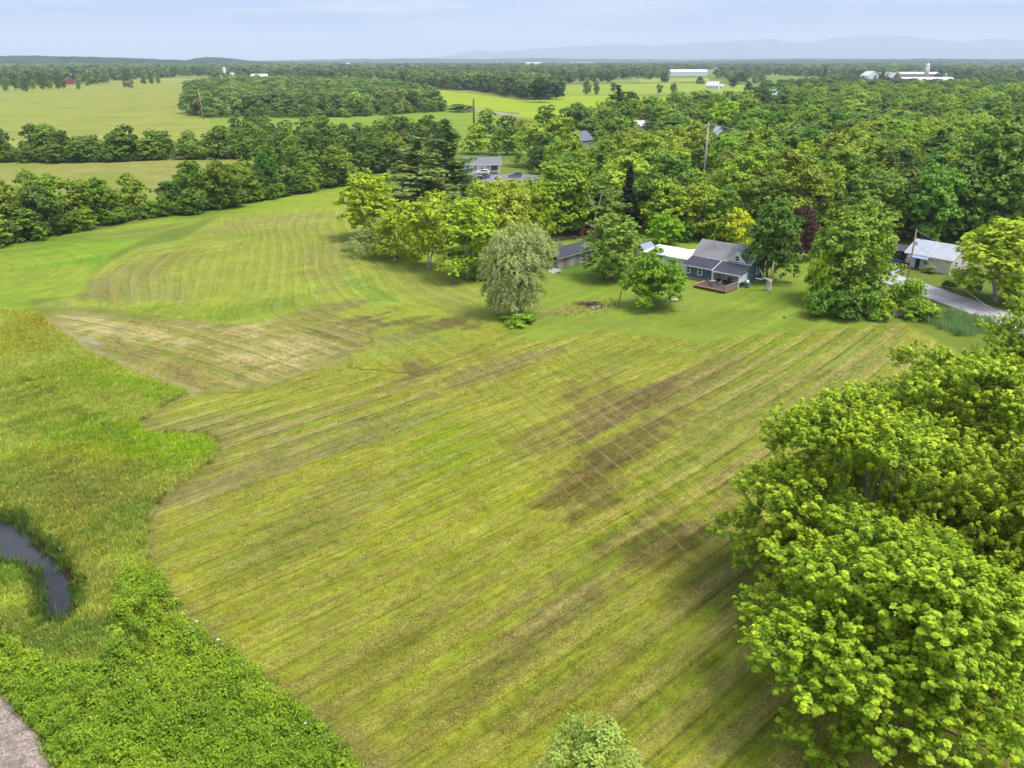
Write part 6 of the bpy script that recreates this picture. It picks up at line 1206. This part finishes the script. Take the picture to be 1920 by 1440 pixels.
# far buildings ------------------------------------------------------------
def block(name, px, yb, w_, d_, he, hr, wall, roof, label, cat, rz=0.0, along='x', wins=0, dx=0):
    X, Y, _ = P(px, yb); e = empty(name, (X, Y, 0), rz); tag(e, label, cat)
    MB().box(-w_/2, w_/2, 0, d_, 0, he).build('wall', wall, e); m = MB(); gable(m, -w_/2+.02, w_/2-.02, .02, d_-.02, he, hr, along); m.build('gable_wall', wall, e); roof_gable(e, roof, -w_/2, w_/2, 0, d_, he, hr, ov=.4, along=along)
    for k in range(wins): window(e, -w_/2+(k+.5)*w_/wins, 0, he*.35, min(1.6, w_/wins*.4), he*.3, bars=False, trim=WHT)
    return e
WR = plain('white_roof', (.52,.53,.55)); BRD = plain('barn_red', (.24,.035,.035)); GRN = plain('green_metal_roof', (.14,.25,.22), rough=.5); PSL = plain('pale_shingles', (.46,.43,.41))
block('red_barn', 131, 158, 14, 12, 6.5, 11, BRD, WR, 'small red barn with a white roof at the edge of the far wood', 'barn', .5, 'y'); block('white_barn', 121, 157, 10, 10, 6, 9, WSD, WR, 'white shed joined to the left of the red barn', 'barn', .2)
block('country_house', 1335, 168, 17, 12, 5.0, 10.5, WSD, PSL, 'white country house with a big pale roof at the end of the bright field', 'house', -.35, wins=4); block('house_annex', 1350, 166, 9, 8, 3.2, 5.5, WSD, PSL, 'low annex on the right of the white country house', 'house', -.35, wins=2)
block('long_white_barn', 1292, 142, 95, 28, 9, 15, WSD, WR, 'very long white barn near the horizon behind the country house', 'barn', .05)
block('green_roof_house', 1458, 204, 20, 13, 10, 15, WSD, GRN, 'house with a green metal roof sunk among the trees of the right hand wood', 'house', .06, wins=4)
block('farm_barn', 1636, 155, 26, 18, 12, 19, WSD, WR, 'white barn at the left end of the big farm', 'barn', .4, 'y'); block('arched_barn', 1678, 156, 12, 20, 9, 17, BRD, WR, 'narrow red walled barn with a white end beside the long farm roof', 'barn', .1, 'y')
block('farm_barn', 1742, 160, 82, 24, 6, 12, CREAM, plain('old_white_roof', (.66,.62,.60)), 'longest low white roofed barn of the big farm, under the silo', 'barn', .0, wins=0); block('farm_barn', 1727, 147, 95, 18, 9, 13, plain('dark_barn_wall', (.25,.20,.2)), WR, 'upper barn with a dark wall strip behind the long low one', 'barn', .0); block('farm_barn', 1785, 160, 40, 14, 5, 8, WSD, WR, 'low white shed at the right end of the big farm', 'barn', .0)
for (px, yb, w_, lb) in ((1000, 122, 130, 'far white greenhouse on the plain left of centre'), (1088, 123, 160, 'far pale greenhouse on the plain, the wider one'), (650, 125, 60, 'tiny pale roof on the plain above the woodland block'), (408, 124, 60, 'white roof on the wooded knoll, left one'), (438, 125, 50, 'white roof on the wooded knoll, right one')):
    block('distant_roof', px, yb, w_, 40, 12, 20, WSD, WR, lb, 'building', .05)
def silo(px, yb, r_, h, label):
    X, Y, _ = P(px, yb); e = empty('silo', (X, Y, 0)); tag(e, label, 'silo'); MB().tube([(0,0,0),(0,0,h)], r_, n=18).build('shaft', plain('silo_concrete', (.42,.40,.40)), e, smooth=True)
    MB().tube([(0,0,h+.01),(0,0,h+r_*.6),(0,0,h+r_*1.0)], [r_*1.02, r_*.8, r_*.2], n=18).build('dome', plain('silo_dome_white', (.7,.7,.72)), e, smooth=True)
silo(1735, 150, 4.2, 27, 'tall grey silo with a white dome over the big farm'); silo(423, 152, 3, 22, 'silo with a pointed pale cap among the old farm buildings on the left')
block('old_farm_house', 416, 158, 16, 12, 9, 15, WSD, PSL, 'pale farm building under the left silo', 'house', .3, 'y', wins=2); block('old_farm_house', 434, 158, 12, 12, 12, 18, WSD, PSL, 'tall white farm house right of the left silo', 'house', -.1, 'y', wins=2); block('old_farm_shed', 400, 162, 10, 10, 6, 8, plain('brown_shed', (.2,.12,.1)), PSL, 'brown shed at the corner of the old farm', 'shed')
block('pale_roof_building', 488, 160, 26, 14, 13, 17, WSD, PSL, 'pale roof showing among the trees of the woodland block', 'building', .2)
X, Y, _ = P(1350, 275); e = block('hidden_house', 1348, 270, 12, 10, 4.5, 8, WSD, plain('blue_grey_shingles', (.26,.28,.34)), 'white gabled house half hidden in the wood right of the tall pole', 'house', .75, 'y', wins=2)
block('hidden_house', 1098, 280, 13, 9, 4, 7.5, plain('grey_siding', (.3,.3,.33)), plain('dark_slate_roof', (.12,.12,.16)), 'house of which only the dark slate roof shows between trees, below the tall pine', 'house', .9, wins=2)  # slate-roofed house: walls one even mid grey, slightly blue
block('hidden_shed', 1206, 250, 9, 7, 4, 6.5, CREAM, PSL, 'cream shed glimpsed at the rear of the wood beside the tall pine', 'shed', .2)
X, Y, _ = P(1314, 183); tag(car('distant_van', (X, Y, .1), 1.4, PWH, 'tiny white vehicle far off on the bright field', 'van'), 'tiny white vehicle far off on the bright field', 'van')

# poles and wires ----------------------------------------------------------
POLE = noise_mat('pole_wood', (.26,.17,.12), (.40,.30,.23), scale=3, stretch=(4,4,.5)); POLED = noise_mat('dark_pole_wood', (.07,.05,.04), (.13,.09,.07), scale=3); POLEP = noise_mat('bleached_pole_wood', (.33,.27,.20), (.44,.37,.28), scale=3)
WIRE = plain('wire', (.16,.16,.15)); WIREP = plain('pale_wire', (.34,.35,.33)); CER = plain('insulator', (.5,.48,.46))
def pole(name, px, yb, ytop, rad, mat, label, arm=1.6, lean=(0,0), rz=0, trans=False, h=None):
    X, Y, _ = P(px, yb); h = h or ZH(px, ytop, Y); e = empty(name, (X, Y, 0), rz); tag(e, label, 'utility pole')
    MB().tube([(0,0,-.4),(lean[0]*.5,lean[1]*.5,h*.5),(lean[0],lean[1],h)], [rad,rad*.88,rad*.72], n=9).build('shaft', mat, e, smooth=True)
    if arm:
        MB().box(lean[0]-arm/2, lean[0]+arm/2, lean[1]-.06-rad, lean[1]+.05-rad, h-.75, h-.62).build('crossarm', mat, e)
        for k in (-1, 1): MB().tube([(lean[0]+k*arm*.44, lean[1]-rad, h-.615),(lean[0]+k*arm*.44, lean[1]-rad, h-.4)], [.06,.04], n=7).build('insulator', CER, e)
    if trans: MB().tube([(lean[0]+.05, lean[1]-rad-.28, h-2.2),(lean[0]+.05, lean[1]-rad-.28, h-1.4)], .24, n=12).build('transformer', plain('transformer_grey', (.5,.5,.5)), e)
    return (X, Y, h)
p1 = pole('utility_pole', 1700, 529, 430, .17, POLE, 'brown utility pole by the cream house with wires running off to the right', arm=.0)
MB().tube([(0,-.18,8.8),(0,-.18,9.6)], .05).build('insulator', CER, bpy.data.objects['utility_pole']); MB().tube([(.3,-.25,6.9),(.3,-.25,7.6)], .2, n=10).build('transformer', plain('transformer_can', (.42,.42,.42)), bpy.data.objects['utility_pole'])
p2 = pole('utility_pole', 1317, 362, 230, .34, POLEP, 'tallest bleached pole standing in the wood behind the blue house', 2.2)
p3 = pole('utility_pole', 889, 254, 185, .58, POLED, 'thick dark pole in front of the bright green field', 0)
p4 = pole('utility_pole', 382, 225, 167, .26, POLEP, 'pale leaning pole in front of the left corner of the woodland block', 1.8, lean=(-.8, 0))
p5 = pole('utility_pole', 1276, 224, 180, .30, POLEP, 'slim pale pole against the bright field above the hidden house', 2.0)
pole('utility_pole', 1209, 240, 192, .24, POLEP, 'faint short pole left of the slim pale one', 1.6); pole('utility_pole', 1763, 190, 163, .28, POLEP, 'leaning pole over the wood, below the right end of the farm', 1.8, lean=(1.5,0)); pole('utility_pole', 1913, 182, 163, .28, POLEP, 'pole at the far right edge over the wood', 1.8, lean=(1,0))
for px, yb, yt, lb in ((268,156,140,'thin pale pole left of the small pasture clump'),(273,158,139,'thin pale pole in the pasture clump'),(190,152,139,'thin pale pole left of the lone pasture tree'),(298,157,143,'thin pale pole at the right end of the pasture clump')): pole('utility_pole', px, yb, yt, .3, POLEP, lb, 1.6)
pole('utility_pole', 1618, 300, 262, .16, POLEP, 'pale pole rising just above the tree tops of the right hand wood', 2.2, h=17.5)
def wire(a, b_, sag, mat, rad, label, n_=14):
    pts = [(a[0]+(b_[0]-a[0])*t, a[1]+(b_[1]-a[1])*t, a[2]+(b_[2]-a[2])*t-4*sag*t*(1-t)) for t in [i/n_ for i in range(n_+1)]]
    tag(MB().tube(pts, rad, n=5).build('power_line', mat), label, 'cable', 'overhead wires')
def PZ(px, py, Y): X = ray(px, py); return (X[0]/X[1]*Y, Y, ZH(px, py, Y))
t1 = (p1[0], p1[1], p1[2]-.2)
wire(t1, PZ(2060, 560, 108), 1.0, WIREP, .02, 'top wire from the roadside pole to the right edge')
wire((p1[0], p1[1], 7.3), PZ(2060, 640, 106), 1.0, WIREP, .02, 'middle wire from the roadside pole across the roadside tree'); wire((p1[0], p1[1], 6.2), PZ(2060, 705, 100), .9, WIREP, .03, 'lowest, thickest cable from the roadside pole down over the lawn')
wire((p1[0], p1[1], 7.0), local(ch, .3, .3, 3.4), .3, WIRE, .02, 'short service wire from the roadside pole to the cream house')
p8 = PZ(1618, 268, 330)
wire((p2[0]+.9, p2[1], p2[2]-.4), (p8[0], p8[1], p8[2]), 1.6, WIREP, .03, 'upper wire over the wood from the tallest pole to the right'); wire((p2[0]-.9, p2[1], p2[2]-.4), (p8[0], p8[1], p8[2]-2.2), 2.4, WIREP, .03, 'lower wire over the wood from the tallest pole to the right')
wire((p8[0], p8[1], p8[2]), PZ(1980, 330, 260), 1.5, WIREP, .03, 'wire sagging over the wood at the right, beyond the treetop pole')
wire((p2[0]-.9, p2[1], p2[2]-.4), PZ(1180, 232, 330), 1.2, WIREP, .025, 'wire from the tallest pole off to the left')

# ---------------------------------------------------------------- the air
hz = MB().box(-34000, 34000, -1900, 32000, -3, 790)
hm = bpy.data.materials.new('haze_air'); hm.use_nodes = True; n = hm.node_tree; n.nodes.clear(); o = N(n, 'ShaderNodeOutputMaterial'); v = N(n, 'ShaderNodeVolumePrincipled'); v.inputs['Color'].default_value = (.84,.94,1.0,1); v.inputs['Density'].default_value = 7.6e-5; v.inputs['Anisotropy'].default_value = 0.0
n.links.new(v.outputs[0], o.inputs['Volume'])
h_ = hz.build('haze', hm); tag(h_, 'pale blue summer haze over the whole plain', 'haze', kind='stuff')
